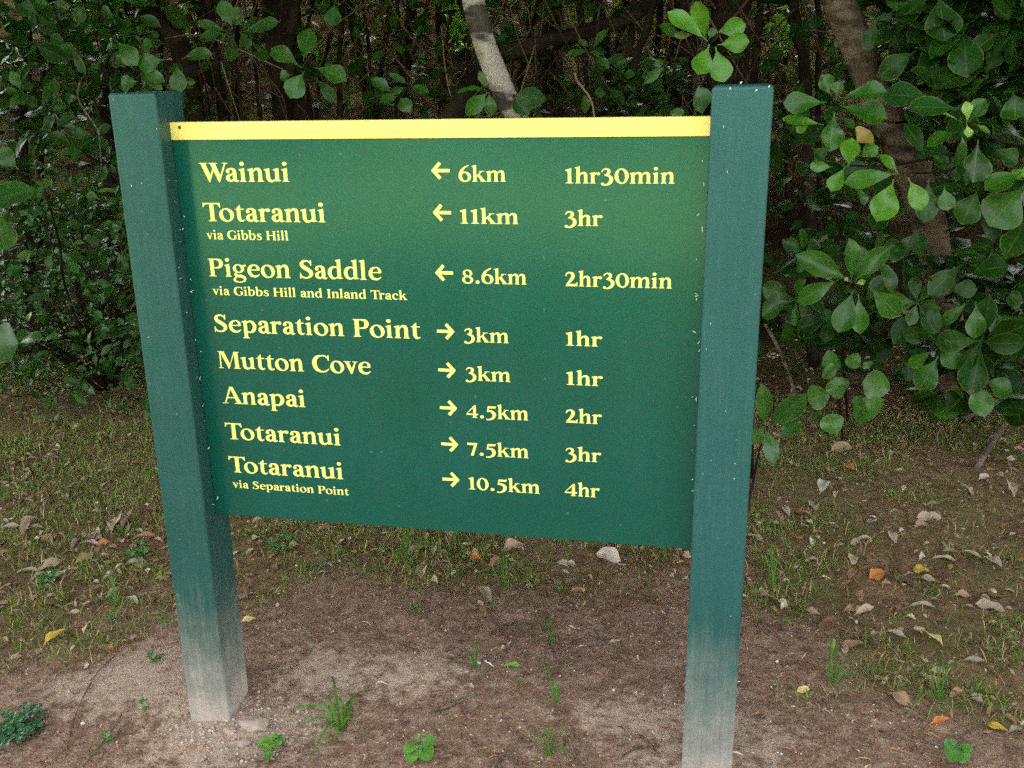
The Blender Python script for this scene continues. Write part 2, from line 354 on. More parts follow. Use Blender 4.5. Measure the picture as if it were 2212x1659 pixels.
# ================================================================ GROUND
def yb(x):
    """how far back the trodden bare soil reaches"""
    return np.interp(x, [-1.2, -.9, -.5, 0, .5, 1.0, 1.2, 1.35, 1.55, 1.75, 2.2], [-.3, -.02, .30, .62, .78, .74, .62, .45, .2, -.05, -.4])
def grassy(x, y):
    j = (noise2(np.asarray(x)*4, np.asarray(y)*4, 21)-.5)*.5+(noise2(np.asarray(x)*13, np.asarray(y)*13, 22)-.5)*.3
    return sstep(-.22, .36, y-yb(x)+j)
DUST = [(-.30, .05, .28), (.15, .16, .22), (.32, .20, .18), (.90, .14, .20), (.98, -.02, .2), (-.02, -.05, .24), (-.14, .02, .2), (.12, .02, .18), (1.12, .1, .16)]
def grid_axis(lo, hi, flo, fhi, step, ratio=1.16):
    a = list(np.arange(flo, fhi, step)); s = step
    while a[-1] < hi: s *= ratio; a.append(a[-1]+s)
    s = step
    while a[0] > lo: s *= ratio; a.insert(0, a[0]-s)
    return np.array(a)
gx = grid_axis(-60, 60, -2.6, 3.6, .018); gy = grid_axis(-60, 60, -.6, 3.2, .018)
X, Y = np.meshgrid(gx, gy); Z = gz(X, Y)
Rr = np.zeros_like(X)
for (dx, dy, dr) in DUST: Rr = np.maximum(Rr, np.exp(-(((X-dx)/dr)**2+((Y-dy)/(dr*.8))**2)))
Gg = grassy(X, Y); lawn = sstep(-2.6, -4.2, Y+(noise2(X*.6, Y*.6, 31)-.5)*1.4)
mb = MB(); ny, nx = X.shape
idx = np.arange(ny-1)[:, None]*nx+np.arange(nx-1)[None]
mb.add(np.stack([X, Y, Z], -1).reshape(-1, 3), np.stack([idx, idx+1, idx+nx+1, idx+nx], -1).reshape(-1, 4), None, np.stack([Rr*(1-Gg), np.clip(Gg*(Y > -2), 0, 1), lawn], -1).reshape(-1, 3), np.zeros((nx*ny, 2)))
g = link('ground', mb.mesh('ground', M_SOIL)); tag(g, None, None, None, 'structure')

# ================================================================ THE SIGN
PW, ZT, HY, PH = 1.0146, 1.3079, .0335, .8151
sign = thing('trail_sign', (.5*PW, 0, 0), 'green painted trail sign board with yellow top strip and yellow lettering between two posts', 'sign')
import bmesh
def bevel_box(name, x0, x1, y0, y1, z0, z1, mat_, parent, bev=.005, seg=3, fn=None, cuts=0):
    bm = bmesh.new(); bmesh.ops.create_cube(bm, size=1)
    for v in bm.verts: v.co = Vector((x0+(v.co.x+.5)*(x1-x0), y0+(v.co.y+.5)*(y1-y0), z0+(v.co.z+.5)*(z1-z0)))
    bmesh.ops.bevel(bm, geom=bm.edges[:], offset=bev, segments=seg, affect='EDGES', profile=.5)
    if fn:
        for v in bm.verts: v.co = Vector(fn(*v.co))
    for f in bm.faces: f.smooth = True
    me = bpy.data.meshes.new(name); bm.to_mesh(me); bm.free(); me.materials.append(mat_)
    o = link(name, me, parent); o.location = tuple(-np.array(parent.location)) if parent else (0, 0, 0)
    md = o.modifiers.new('weighted', 'WEIGHTED_NORMAL'); md.keep_sharp = True
    return o
ZM = ZT-PH/2
def leftpost(x, y, z):
    a = .1117; return (x*math.cos(a)-y*math.sin(a)+.0005*(z-ZM), x*math.sin(a)+y*math.cos(a), z)
def rightpost(x, y, z):
    a = -.0023; return (PW-.0018+x*math.cos(a)-y*math.sin(a)+.0112*(z-ZM), x*math.sin(a)+y*math.cos(a), z)
bevel_box('post', -.0919, 0, -.0528, .0726, -.25, 1.3643, M_POST, sign, .0055, 3, leftpost)
bevel_box('post', 0, .0999, -.05, .0537, -.25, 1.3587, M_POST2, sign, .0065, 3, rightpost)
panel = bevel_box('sign_panel', .0, PW+.004, 0, .018, ZT-PH, ZT-HY, M_PANEL, sign, .0012, 1)
strip = bevel_box('yellow_strip', -.0015, PW+.003, -.0022, .0195, ZT-HY+.0003, ZT, M_YELLOW, sign, .0012, 1)
def child_mesh(name, V, F, mat_, parent, smooth=False):
    me = bpy.data.meshes.new(name); me.from_pydata([tuple(v) for v in V], [], F); me.materials.append(mat_); me.update()
    o = link(name, me, parent); return o
# nail head near the end of the strip
mbn = MB(); a = np.linspace(0, 2*PI, 16, endpoint=False)
nv = np.vstack([np.stack([.0200+.0026*np.cos(a), np.full(16, -.0031), 1.2985+.0026*np.sin(a)], 1), np.stack([.0200+.0034*np.cos(a), np.full(16, -.0022), 1.2985+.0034*np.sin(a)], 1), [[.02, -.0026, 1.2985]]])
mbn.add(nv, [[i, (i+1) % 16, 16+(i+1) % 16, 16+i] for i in range(16)], [[i, (i+1) % 16, 32] for i in range(16)])
ob = part('nail_head', mbn, M_HOLE, strip, np.zeros(3))
# ---------------------------------------------------------------- lettering: a bold old-style roman drawn as outlines
XH, CAP, ASC, DSC = 480, 680, 735, -215
def g_ribbon(pts, n=7):
    """smooth stroke through (x, y, width) -> list of quads"""
    P = np.array(pts, float)
    Q = np.vstack([2*P[0]-P[1], P, 2*P[-1]-P[-2]])
    out = []
    for i in range(1, len(Q)-2):
        a, b, c, d = Q[i-1], Q[i], Q[i+1], Q[i+2]
        for k in range(n):
            t = k/n
            out.append(.5*(2*b+(c-a)*t+(2*a-5*b+4*c-d)*t*t+(3*b-a-3*c+d)*t**3))
    out.append(Q[-2]); S = np.array(out)
    T = np.gradient(S[:, :2], axis=0); T /= np.linalg.norm(T, axis=1)[:, None]+1e-9
    N = np.stack([-T[:, 1], T[:, 0]], 1)*np.maximum(S[:, 2:3], 8)/2
    Lf, Rt = S[:, :2]+N, S[:, :2]-N
    return [[Lf[i], Rt[i], Rt[i+1], Lf[i+1]] for i in range(len(S)-1)]
def g_ring(cx, cy, rx, ry, ix, iy, tilt=0, n=40):
    q = []; a = np.linspace(0, 2*PI, n+1); t = math.radians(tilt)
    o = np.stack([cx+rx*np.cos(a), cy+ry*np.sin(a)], 1)
    ux, uy = ix*np.cos(a), iy*np.sin(a)
    i_ = np.stack([cx+ux*math.cos(t)-uy*math.sin(t), cy+ux*math.sin(t)+uy*math.cos(t)], 1)
    return [[o[k], o[k+1], i_[k+1], i_[k]] for k in range(n)]
def g_disc(cx, cy, r, n=20):
    return [[(cx+r*math.cos(2*PI*k/n), cy+r*math.sin(2*PI*k/n)) for k in range(n)]]
def g_poly(*p): return [list(p)]
def g_foot(x, w, l=48, r=48, y=0, h=26, up=1):
    """bracketed slab serif under (up=1) or over (up=-1) a stem x..x+w"""
    s = up
    return [[(x-l, y), (x+w+r, y), (x+w+r, y+s*h), (x-l, y+s*h)],
            [(x-l*.55, y+s*h), (x+w+r*.55, y+s*h), (x+w, y+s*(h+34)), (x, y+s*(h+34))]]
def g_stem(x, w, y0, y1): return [[(x, y0), (x+w, y0), (x+w, y1), (x, y1)]]
def g_flag(x, w, y):
    """slanted head serif at the top left of a lowercase stem"""
    return [[(x-52, y-62), (x+2, y-96), (x+w, y-60), (x+w, y+14), (x-52, y-34)]]
SW, CW = 118, 134
def G(): 
    g = {}
    st = lambda x, y1=XH: [g_stem(x, SW, 0, y1-55), g_flag(x, SW, y1)]
    arch = lambda x: g_ribbon([(x-8, 350, 30), (x+45, 428, 58), (x+112, 462, 84), (x+178, 435, 116), (x+205, 345, SW), (x+206, 200, SW), (x+206, 0, SW)])
    g['o'] = [g_ring(250, 236, 236, 252, 112, 205, 12)], 500
    g['n'] = [*st(64), g_foot(64, SW, 45, 34), arch(185), g_foot(332, SW, 34, 45)], 515
    g['m'] = [*st(64), g_foot(64, SW, 45, 34), arch(185), g_foot(332, SW, 30, 30), arch(452), g_foot(599, SW, 34, 45)], 785
    g['h'] = [*st(64, ASC), g_foot(64, SW, 45, 34), arch(185), g_foot(332, SW, 34, 45)], 515
    g['u'] = [g_ribbon([(112, 430, SW), (112, 250, SW), (122, 110, SW), (180, 32, 96), (260, 30, 66), (345, 95, 36)]), g_flag(53, SW, XH), g_stem(330, SW, 14, XH-55), g_flag(330, SW, XH), g_poly((330, 14), (500, 30), (500, 52), (448, 66), (330, 66))], 515
    g['r'] = [*st(64), g_foot(64, SW, 45, 48), g_ribbon([(176, 350, 30), (222, 425, 60), (282, 448, 90)]), g_disc(318, 424, 64)], 385
    g['i'] = [*st(70), g_foot(70, SW, 45, 45), g_disc(124, 642, 72)], 272
    g['l'] = [*st(70, ASC), g_foot(70, SW, 45, 45)], 272
    g['a'] = [g_disc(104, 366, 60), g_ribbon([(62, 372, 40), (110, 440, 55), (205, 468, 62), (290, 425, 105), (312, 320, SW), (312, 90, SW), (338, 36, 92), (378, 22, 60), (430, 48, 26)]),
              g_ribbon([(300, 296, 40), (200, 262, 62), (108, 195, 100), (92, 110, 118), (140, 42, 88), (215, 36, 70), (300, 100, 34)])], 432
    g['t'] = [g_ribbon([(146, 440, SW), (146, 250, SW), (150, 120, SW), (190, 44, 96), (245, 26, 66), (318, 62, 28)]), g_poly((87, 430), (205, 430), (205, 602), (180, 602), (87, 490)), g_poly((24, 434), (310, 434), (310, 478), (24, 462))], 330
    g['e'] = [g_ribbon([(250, 278, 40), (420, 278, 44)]), g_ribbon([(398, 262, 90), (388, 370, 92), (330, 446, 62), (250, 466, 46), (150, 410, 88), (96, 300, 116), (98, 190, 120), (150, 80, 112), (250, 34, 88), (340, 46, 60), (432, 118, 24)]), g_ribbon([(110, 278, 40), (260, 278, 40)])], 468
    g['c'] = [g_disc(352, 378, 62), g_ribbon([(392, 400, 50), (330, 450, 50), (250, 464, 48), (150, 410, 90), (96, 300, 118), (98, 190, 122), (150, 80, 112), (245, 32, 88), (335, 46, 58), (420, 112, 24)])], 440
    g['g'] = [g_ring(212, 318, 190, 166, 84, 128, 8), g_poly((330, 420), (372, 392), (470, 402), (476, 470), (420, 474), (372, 452)), g_ribbon([(150, 176, 40), (92, 120, 62), (100, 70, 84), (190, 38, 106), (310, 26, 112), (398, -40, 104), (392, -130, 66), (300, -186, 46), (190, -194, 44), (80, -160, 66), (52, -92, 78), (100, -30, 52), (170, 12, 30)])], 480
    g['p'] = [g_stem(64, SW, DSC, XH-55), g_flag(64, SW, XH), g_foot(64, SW, 45, 58, DSC), g_ribbon([(170, 392, 34), (250, 448, 60), (340, 440, 92), (420, 340, 118), (428, 220, 122), (380, 90, 104), (280, 26, 58), (170, 50, 44)])], 520
    g['b'] = [g_stem(58, SW, 20, ASC-55), g_flag(58, SW, ASC), g_ribbon([(166, 392, 34), (246, 448, 60), (336, 440, 92), (416, 340, 118), (424, 220, 122), (376, 90, 104), (276, 22, 58), (180, 20, 50), (70, 48, 40)])], 512
    g['d'] = [g_stem(334, SW, 14, ASC-55), g_flag(334, SW, ASC), g_poly((334, 14), (506, 30), (506, 52), (452, 66), (334, 66)), g_ribbon([(350, 420, 40), (270, 454, 52), (160, 420, 92), (94, 310, 118), (92, 190, 122), (140, 76, 104), (230, 26, 66), (350, 90, 34)])], 520
    g['v'] = [g_poly((40, 452), (165, 452), (296, 90), (262, -10), (216, -10)), g_poly((262, -10), (216, 60), (358, 452), (410, 452)), g_poly((-4, 452), (222, 452), (222, 480), (-4, 480)), g_poly((292, 452), (464, 452), (464, 480), (292, 480))], 460
    g['s'] = [g_ribbon([(338, 372, 26), (312, 430, 44), (240, 462, 48), (150, 445, 72), (108, 372, 96), (160, 296, 116), (250, 236, 124), (322, 170, 112), (318, 82, 84), (240, 26, 50), (150, 26, 46), (84, 70, 44), (58, 140, 26)]), g_poly((330, 350), (362, 350), (358, 470), (330, 440)), g_poly((46, 10), (74, 34), (74, 156), (46, 156))], 400
    g['k'] = [*st(64, ASC), g_foot(64, SW, 45, 34), g_ribbon([(176, 225, 46), (270, 330, 50), (378, 456, 50)]), g_poly((290, 452), (492, 452), (492, 480), (290, 480)), g_poly((210, 290), (300, 350), (520, 24), (366, 24)), g_poly((330, 0), (562, 0), (562, 26), (330, 26))], 540
    # capitals
    cs = lambda x: [g_stem(x, CW, 2, CAP-2), g_foot(x, CW, 56, 56), g_foot(x, CW, 56, 56, CAP, up=-1)]
    g['T'] = [g_stem(238, CW, 0, CAP-10), g_foot(238, CW, 66, 66), g_poly((34, CAP-52), (576, CAP-52), (580, CAP), (30, CAP)), g_poly((30, CAP), (18, 520), (44, 514), (92, 600), (130, CAP-50)), g_poly((580, CAP), (592, 520), (566, 514), (518, 600), (480, CAP-50)), g_poly((30, CAP), (24, CAP+24), (60, CAP)), g_poly((580, CAP), (588, CAP+24), (550, CAP))], 590
    g['P'] = [*cs(84), g_ribbon([(200, 656, 46), (320, 652, 56), (430, 612, 110), (470, 510, 142), (430, 390, 112), (330, 334, 56), (200, 338, 42)])], 560
    g['H'] = [*cs(84), *cs(510), g_poly((200, 326), (530, 326), (530, 376), (200, 376))], 730
    g['I'] = [*cs(92)], 318
    g['S'] = [g_ribbon([(420, 520, 28), (388, 610, 52), (300, 660, 56), (180, 640, 84), (122, 540, 116), (180, 430, 142), (310, 340, 150), (408, 240, 138), (408, 120, 104), (310, 34, 60), (190, 26, 54), (104, 80, 52), (66, 190, 28)]), g_poly((412, 488), (448, 488), (446, 690), (420, 690), (396, 640)), g_poly((50, -12), (78, -12), (92, 60), (84, 214), (50, 214))], 510
    g['G'] = [g_ribbon([(590, 500, 30), (560, 590, 50), (460, 652, 52), (340, 654, 56), (200, 590, 116), (122, 440, 150), (122, 270, 152), (190, 110, 128), (330, 30, 66), (470, 30, 56), (600, 84, 40)]), g_poly((582, 470), (618, 470), (616, 690), (590, 690), (556, 610)), g_stem(500, CW, 50, 290), g_poly((446, 284), (690, 284), (690, 312), (446, 312))], 690
    g['C'] = [g_ribbon([(590, 500, 30), (556, 590, 50), (460, 652, 52), (340, 654, 56), (200, 590, 116), (122, 440, 150), (122, 270, 152), (190, 110, 128), (330, 32, 70), (470, 42, 54), (604, 150, 26)]), g_poly((582, 470), (618, 470), (616, 690), (590, 690), (552, 610))], 630
    g['A'] = [g_poly((290, 690), (400, 690), (650, 20), (500, 20)), g_poly((290, 690), (340, 620), (130, 20), (84, 20)), g_poly((196, 218), (500, 218), (500, 262), (196, 262)), g_poly((16, 0), (220, 0), (220, 28), (16, 28)), g_poly((420, 0), (700, 0), (700, 28), (420, 28))], 690
    g['M'] = [g_poly((80, 660), (138, 660), (124, 20), (78, 20)), g_poly((100, CAP), (252, CAP), (452, 130), (398, -6), (372, -6)), g_poly((640, CAP), (598, CAP), (372, -6), (404, 30)), g_poly((600, 670), (736, 670), (750, 10), (614, 10)), g_poly((32, CAP-28), (180, CAP-28), (180, CAP), (32, CAP)), g_poly((600, CAP-28), (786, CAP-28), (786, CAP), (600, CAP)), g_poly((24, 0), (200, 0), (200, 27), (24, 27)), g_poly((556, 0), (808, 0), (808, 27), (556, 27))], 830
    g['W'] = [g_poly((50, CAP-28), (208, CAP-28), (358, 160), (308, -14), (270, -14)), g_poly((308, -14), (268, 40), (470, CAP-28), (520, CAP-28)), g_poly((352, CAP-28), (510, CAP-28), (660, 160), (610, -14), (572, -14)), g_poly((610, -14), (570, 40), (788, CAP-28), (838, CAP-28)), g_poly((-4, CAP-28), (262, CAP-28), (262, CAP), (-4, CAP)), g_poly((300, CAP-28), (580, CAP-28), (580, CAP), (300, CAP)), g_poly((716, CAP-28), (900, CAP-28), (900, CAP), (716, CAP))], 860
    # figures
    g['0'] = [g_ring(262, 318, 246, 336, 116, 288, 4)], 526
    g['1'] = [g_stem(128, 128, 0, 600), g_foot(128, 128, 78, 70), g_poly((48, 560), (128, 520), (256, 560), (256, 660), (200, 655), (52, 598))], 372
    g['2'] = [g_ribbon([(50, 470, 30), (96, 580, 66), (190, 634, 66), (300, 580, 120), (318, 440, 136), (240, 270, 108), (90, 70, 62)]), g_poly((40, 0), (480, 0), (500, 190), (472, 190), (420, 112), (130, 112), (60, 60))], 520
    g['3'] = [g_ribbon([(50, 500, 28), (100, 590, 56), (190, 632, 60), (290, 580, 108), (296, 470, 110), (220, 390, 70), (150, 352, 30)]), g_ribbon([(150, 360, 40), (250, 350, 80), (362, 270, 122), (380, 120, 132), (300, -10, 104), (180, -66, 66), (70, -50, 60)]), g_disc(82, -22, 58)], 480
    g['4'] = [g_stem(290, 124, 0, 470), g_poly((16, 190), (420, 620), (384, 640), (340, 640), (0, 196), (10, 150)), g_poly((6, 136), (500, 136), (500, 206), (6, 206)), g_poly((280, 0), (428, 0), (428, 24), (280, 24)), g_poly((240, 0), (470, 0), (470, 24), (240, 24)), g_poly((290, 420), (414, 440), (420, 620), (384, 560))], 520
    g['5'] = [g_poly((116, 520), (430, 520), (470, 648), (444, 648), (420, 624), (116, 624)), g_poly((116, 624), (160, 624), (140, 380), (76, 330)), g_ribbon([(76, 350, 44), (190, 386, 90), (320, 330, 132), (384, 190, 146), (330, 40, 118), (210, -46, 74), (60, -74, 40)]), g_disc(72, -52, 34)], 500
    g['6'] = [g_ring(268, 218, 240, 232, 112, 176, 10), g_ribbon([(92, 190, 124), (96, 330, 130), (150, 500, 110), (270, 640, 70), (430, 740, 40)])], 530
    g['7'] = [g_poly((50, 520), (56, 660), (84, 660), (96, 640), (470, 640), (470, 520)), g_poly((350, 560), (480, 600), (480, 640), (300, -30), (190, -30), (190, -10))], 500
    g['8'] = [g_ring(256, 166, 226, 186, 112, 128, 22), g_ring(260, 486, 196, 166, 92, 122, 22)], 515
    g['.'] = [g_disc(140, 66, 82)], 280
    g[' '] = [[]], 250
    return g
GLYPH = G()
KERN = {('T', 'o'): -75, ('T', 'r'): -70, ('W', 'a'): -85, ('P', 'o'): -15, ('o', 'v'): -14, ('v', 'e'): -14, ('A', 'n'): -22}
def text_pieces(s):
    x = 0; out = []; prev = None
    for ch in s:
        x += KERN.get((prev, ch), 0)
        ps, adv = GLYPH[ch]
        for k, piece in enumerate(ps):
            for q in piece: out.append((k, [(a+x, b) for a, b in q]))
        x += adv; prev = ch
    return out

ROWS = [('destination_lettering', [("Wainui", 0.0504, .2348, 1.1962, 52.4), ("Totaranui", 0.0489, .3016, 1.1200, 52.4), ("Pigeon Saddle", 0.0475, .4074, 1.0106, 52.4), ("Separation Point", 0.0462, .4796, .8970, 52.4), ("Mutton Cove", 0.0461, .3732, .8208, 52.4), ("Anapai", 0.0464, .2283, .7453, 52.4), ("Totaranui", 0.0446, .2981, .6667, 52.4), ("Totaranui", 0.0444, .2982, .5924, 52.4)]),
        ('route_lettering', [("via Gibbs Hill", 0.0501, .2227, 1.0845, 26.), ("via Gibbs Hill and Inland Track", 0.0501, .4574, .9731, 25.5), ("via Separation Point", 0.0473, .3081, .5573, 25.)]),
        ('distance_lettering', [("6km", .5672, .6553, 1.1972, 40.), ("11km", .5672, .6771, 1.1206, 40.), ("8.6km", .5666, .6900, 1.0085, 40.), ("3km", .5662, .6535, .8947, 40.), ("3km", .5662, .6552, .8175, 40.), ("4.5km", .5650, .6887, .7413, 40.), ("7.5km", .5645, .6878, .6629, 40.), ("10.5km", .5644, .7088, .5891, 40.)]),
        ('time_lettering', [("1hr30min", .7645, .9577, 1.1945, 40.), ("3hr", .7625, .8315, 1.1187, 40.), ("2hr30min", .7630, .9576, 1.0075, 40.), ("1hr", .7632, .8317, .8942, 40.), ("1hr", .7635, .8331, .8172, 40.), ("2hr", .7618, .8315, .7411, 40.), ("3hr", .7605, .8306, .6633, 40.), ("4hr", .7590, .8276, .5893, 40.)])]
poff = np.array(sign.location)
for pname, items in ROWS:
    V, F = [], []
    for (s, x0, x1, zb, em) in items:
        ps = text_pieces(s); xs = [p[0] for k, q in ps for p in q]; lo, hi = min(xs), max(xs); kx = (x1-x0)/(hi-lo); kz = em/1e6
        for k, q in ps:
            b = len(V); pts = [(x0+(a_-lo)*kx, -.0006-.00005*k, zb+b_*kz) for a_, b_ in q]
            ar = sum(pts[i][0]*pts[(i+1) % len(pts)][2]-pts[(i+1) % len(pts)][0]*pts[i][2] for i in range(len(pts)))
            if ar < 0: pts = pts[::-1]
            V += pts; F.append(list(range(b, b+len(pts))))
    child_mesh(pname, V, F, M_LETTER, panel)
def arrow(x0, x1, z, right):
    hh, t, w_ = .0178, .0062, x1-x0; V, F = [], []
    def bar(p, q, th, y):
        p, q = np.array(p), np.array(q); d = (q-p)/np.linalg.norm(q-p); nn = np.array([-d[1], d[0]])*th/2
        b = len(V); V.extend([(a_[0], y, a_[1]) for a_ in (p-nn, q-nn, q+nn, p+nn)]); F.append([b, b+1, b+2, b+3])
    s = 1 if right else -1; tip = x1 if right else x0; tail = x0 if right else x1
    xs = sorted([tail, tip-s*.005]); bar((xs[0], z), (xs[1], z), t, -.0006)
    for k, sg in ((1, 1), (2, -1)):
        bar((tip-s*.0015-s*.0018, z-sg*.0016), (tip-s*.0178, z+sg*(hh-.0035)), t*1.02, -.0006-.00005*k)
    return child_mesh('direction_arrow', V, F, M_LETTER, panel)
for z_, r_ in ((1.2170, 0), (1.1405, 0), (1.0274, 0), (.9136, 1), (.8361, 1), (.7588, 1), (.6829, 1), (.6076, 1)):
    x0 = np.interp(z_, [.6, 1.22], [.5104, .5147]); arrow(x0, x0+.036, z_, r_)
# seed husks and bits of web caught where the posts meet the board
mbh = MB()
def husk(p, L, W, ax, nrm_):
    leaves(mbh, [np.array(p)-np.array(ax)*L/2], [np.array(p)+np.array(ax)*L/2], [nrm_], W, (.5, .5, .5), 'elliptic', 4, 3, .3, .25, 0.)
for k in range(46):
    z = rng.uniform(.5, 1.30); side = rng.random() < .62
    if side: p = (.002+rng.random()*.012, -.003-rng.random()*.006, z) if rng.random() < .6 else (.0035+rng.random()*.002, -rng.random()*.05, z)
    else: p = (PW-.004-rng.random()*.012, -.003-rng.random()*.004, z)
    ax = nrm(rng.normal(size=3)*np.array([.5, .2, 1])); husk(p, rng.uniform(.002, .011), rng.uniform(.0012, .0026), ax, (rng.normal()*.3, -1, rng.normal()*.3))
for k in range(15):
    z = rng.uniform(.35, 1.33)
    q = leftpost(-.088*rng.random(), -.0538, z) if rng.random() < .4 else rightpost(.004+.09*rng.random(), -.0508, z)
    husk(q, rng.uniform(.002, .0065), rng.uniform(.001, .002), nrm(rng.normal(size=3)*np.array([.5, .05, 1])), (0, -1, .1))
for (x, z) in ((.047, 1.3635), (.03, 1.3545), (.072, 1.351), (.092, 1.3565)): husk(rightpost(x, -.0505, z), .005, .003, (.6, 0, .8), (0, -1, .3))
o = part('seed_husks', mbh, M_HUSK, sign); o['kind'] = 'stuff'

# ================================================================ TREES AND SHRUBS OF THE FOREST EDGE
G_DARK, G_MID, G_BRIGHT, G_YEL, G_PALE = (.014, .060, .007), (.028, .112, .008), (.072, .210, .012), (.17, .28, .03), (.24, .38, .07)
HERO_N = np.array([.18, -.85, .5])
def hero(mb, lst, Y, ox, oy, k, shape, col, stem=None, wave=.045, spread=.25, na=9):
    """leaves measured in the photograph: base x, y, tip x, y, width (all in crop pixels), set at depth Y"""
    for it in lst:
        bx, by, tx, ty, wd = it[:5]; c = it[5] if len(it) > 5 else col; dy = it[6] if len(it) > 6 else 0.
        Yb = Y+dy+rng.uniform(-.04, .04)
        B = at(ox+bx*k, oy+by*k, Yb); T0 = at(ox+tx*k, oy+ty*k, Yb); L = np.linalg.norm(T0-B)
        T = at(ox+tx*k, oy+ty*k, Yb-L*rng.uniform(-.15, spread*1.6))
        dpx = np.linalg.norm(B-CAM)/FPX
        N = HERO_N+rng.normal(size=3)*.28
        leaves(mb, [B], [T], [N], wd*k*dpx, jitter(c, 1, .16, .08), shape, na, 7, rng.uniform(.05, .3), rng.uniform(-.02, .12), wave, .5)
def branches(mb, root, tips, r0=.007, r1=.0025, sag=.12):
    root = np.array(root)
    for t in tips:
        t = np.array(t); m1 = root+(t-root)*.4+np.array([rng.normal()*.06, rng.normal()*.06, .10+sag*np.linalg.norm(t-root)*.6]); m2 = root+(t-root)*.75+np.array([rng.normal()*.03, .04, sag*np.linalg.norm(t-root)*.5])
        tube(mb, [root, m1, m2, t], r0, r1, 6, 5, .1)
def off_trunk(px, py): return py > 520 or abs(px-np.interp(py, [0, 180, 330, 450, 620], [1815, 1888, 1948, 1998, 2032])) > 62
def pts_in(n, x0, x1, y0, y1, Ya, Yb):
    P = []
    while len(P) < n:
        px, py = rng.uniform(x0, x1), rng.uniform(y0, y1)
        if off_trunk(px, py): P.append(at(px, py, rng.uniform(Ya, Yb)))
    return np.array(P)
def whorl(mb, c, ax, n, L, col, shape='obovate'):
    a0 = rng.random()*6.28; ax = nrm(np.array(ax, float)); s1 = nrm(np.cross(ax, [.3, .2, 1.])); s2 = np.cross(ax, s1)
    for i in range(n):
        a = a0+i*2*PI/n+rng.normal()*.25; r = s1*math.cos(a)+s2*math.sin(a); d = nrm(r+ax*rng.uniform(-.15, .55)); Li = L*rng.uniform(.6, 1.15)
        leaves(mb, [c], [c+d*Li], [ax+rng.normal(size=3)*.2], Li*rng.uniform(.42, .58), jitter(col, 1, .3, .14), shape, 8, 5, rng.uniform(.05, .4), rng.uniform(-.04, .14), .05, .5)
def whorls(mb, n, x0, x1, y0, y1, Ya, Yb, L, cols):
    for p in pts_in(n, x0, x1, y0, y1, Ya, Yb): whorl(mb, p, (rng.normal()*.45, -.8, .55+rng.normal()*.3), rng.integers(4, 8), L*rng.uniform(.7, 1.15), cols[rng.integers(len(cols))])
def shrub(name, label, root, fol, br, cat='shrub', group=None, leafmat=None, barkmat=None):
    t = thing(name, root, label, cat, group)
    part('foliage', fol, leafmat or M_LEAF, t); 
    if br is not None and br.n: part('branches', br, barkmat or M_BARKDARK, t)
    return t
def gp(x, y, dz=-.03): return np.array([x, y, float(gz(x, y))+dz])

# --- bright sprig that overhangs the right post
f, b = MB(), MB(); K, OX, OY = .2893, 981.4, 0.
hero(f, [(1890, 310, 1590, 90, 135), (1880, 300, 1805, 5, 120), (1945, 245, 2178, 180, 135), (1965, 335, 2205, 310, 145), (1905, 330, 1822, 556, 155), (1950, 350, 2015, 615, 160), (1720, 290, 1528, 190, 105, G_MID), (1900, 300, 1940, 210, 60, G_MID), (1800, 250, 1640, 270, 60, (.16, .15, .05))], .95, OX, OY, K, 'obovate', G_BRIGHT)
c0 = at(OX+1920*K, OY+320*K, .97)
branches(b, c0+np.array([.35, .55, .55]), [c0], .006, .003, .02)
shrub('broadleaf_sprig', 'bright yellow-green leaf whorl hanging just above the left corner of the right post', c0, f, b, 'leafy branch')

# --- tall shrub to the right of the post, long hand-shaped whorls
K3, O3 = .32514, 1493.45
f, b = MB(), MB()
hero(f, [(900, 680, 610, 690, 135), (930, 640, 860, 500, 110), (965, 640, 975, 540, 80), (985, 655, 1300, 610, 125), (975, 700, 1300, 790, 160), (950, 745, 915, 1008, 195), (880, 830, 600, 790, 80, G_BRIGHT), (800, 800, 700, 880, 80, G_BRIGHT), (990, 770, 1085, 850, 60, G_DARK)], 1.35, O3, 0, K3, 'obovate', G_MID)
hero(f, [(1040, 1110, 1070, 915, 135), (1120, 1040, 1240, 975, 95), (1090, 960, 1190, 870, 150, (.30, .20, .03)), (1380, 1160, 1245, 1030, 80), (1385, 1150, 1015, 1215, 125), (1345, 1190, 1230, 1470, 180), (1440, 1180, 1530, 1395, 125), (1020, 1110, 930, 1275, 110), (940, 1110, 785, 1100, 75), (1100, 1250, 1150, 1365, 100, G_MID), (800, 980, 880, 1060, 110, G_DARK)], 1.25, O3, 0, K3, 'obovate', G_BRIGHT)
cs = [at(O3+940*K3, 690*K3, 1.36), at(O3+1385*K3, 1150*K3, 1.26), at(O3+1040*K3, 1100*K3, 1.27)]
root = gp(2.0, 2.35)
branches(b, root+np.array([0, 0, .9]), cs, .008, .003, .05); tube(b, [root, root+np.array([.03, .02, .5]), root+np.array([0, 0, .9])], .009, .006, 7, 5, .1)
shrub('broadleaf_shrub', 'glossy green shrub with rounded leaf whorls close to the right side of the right post', root, f, b)

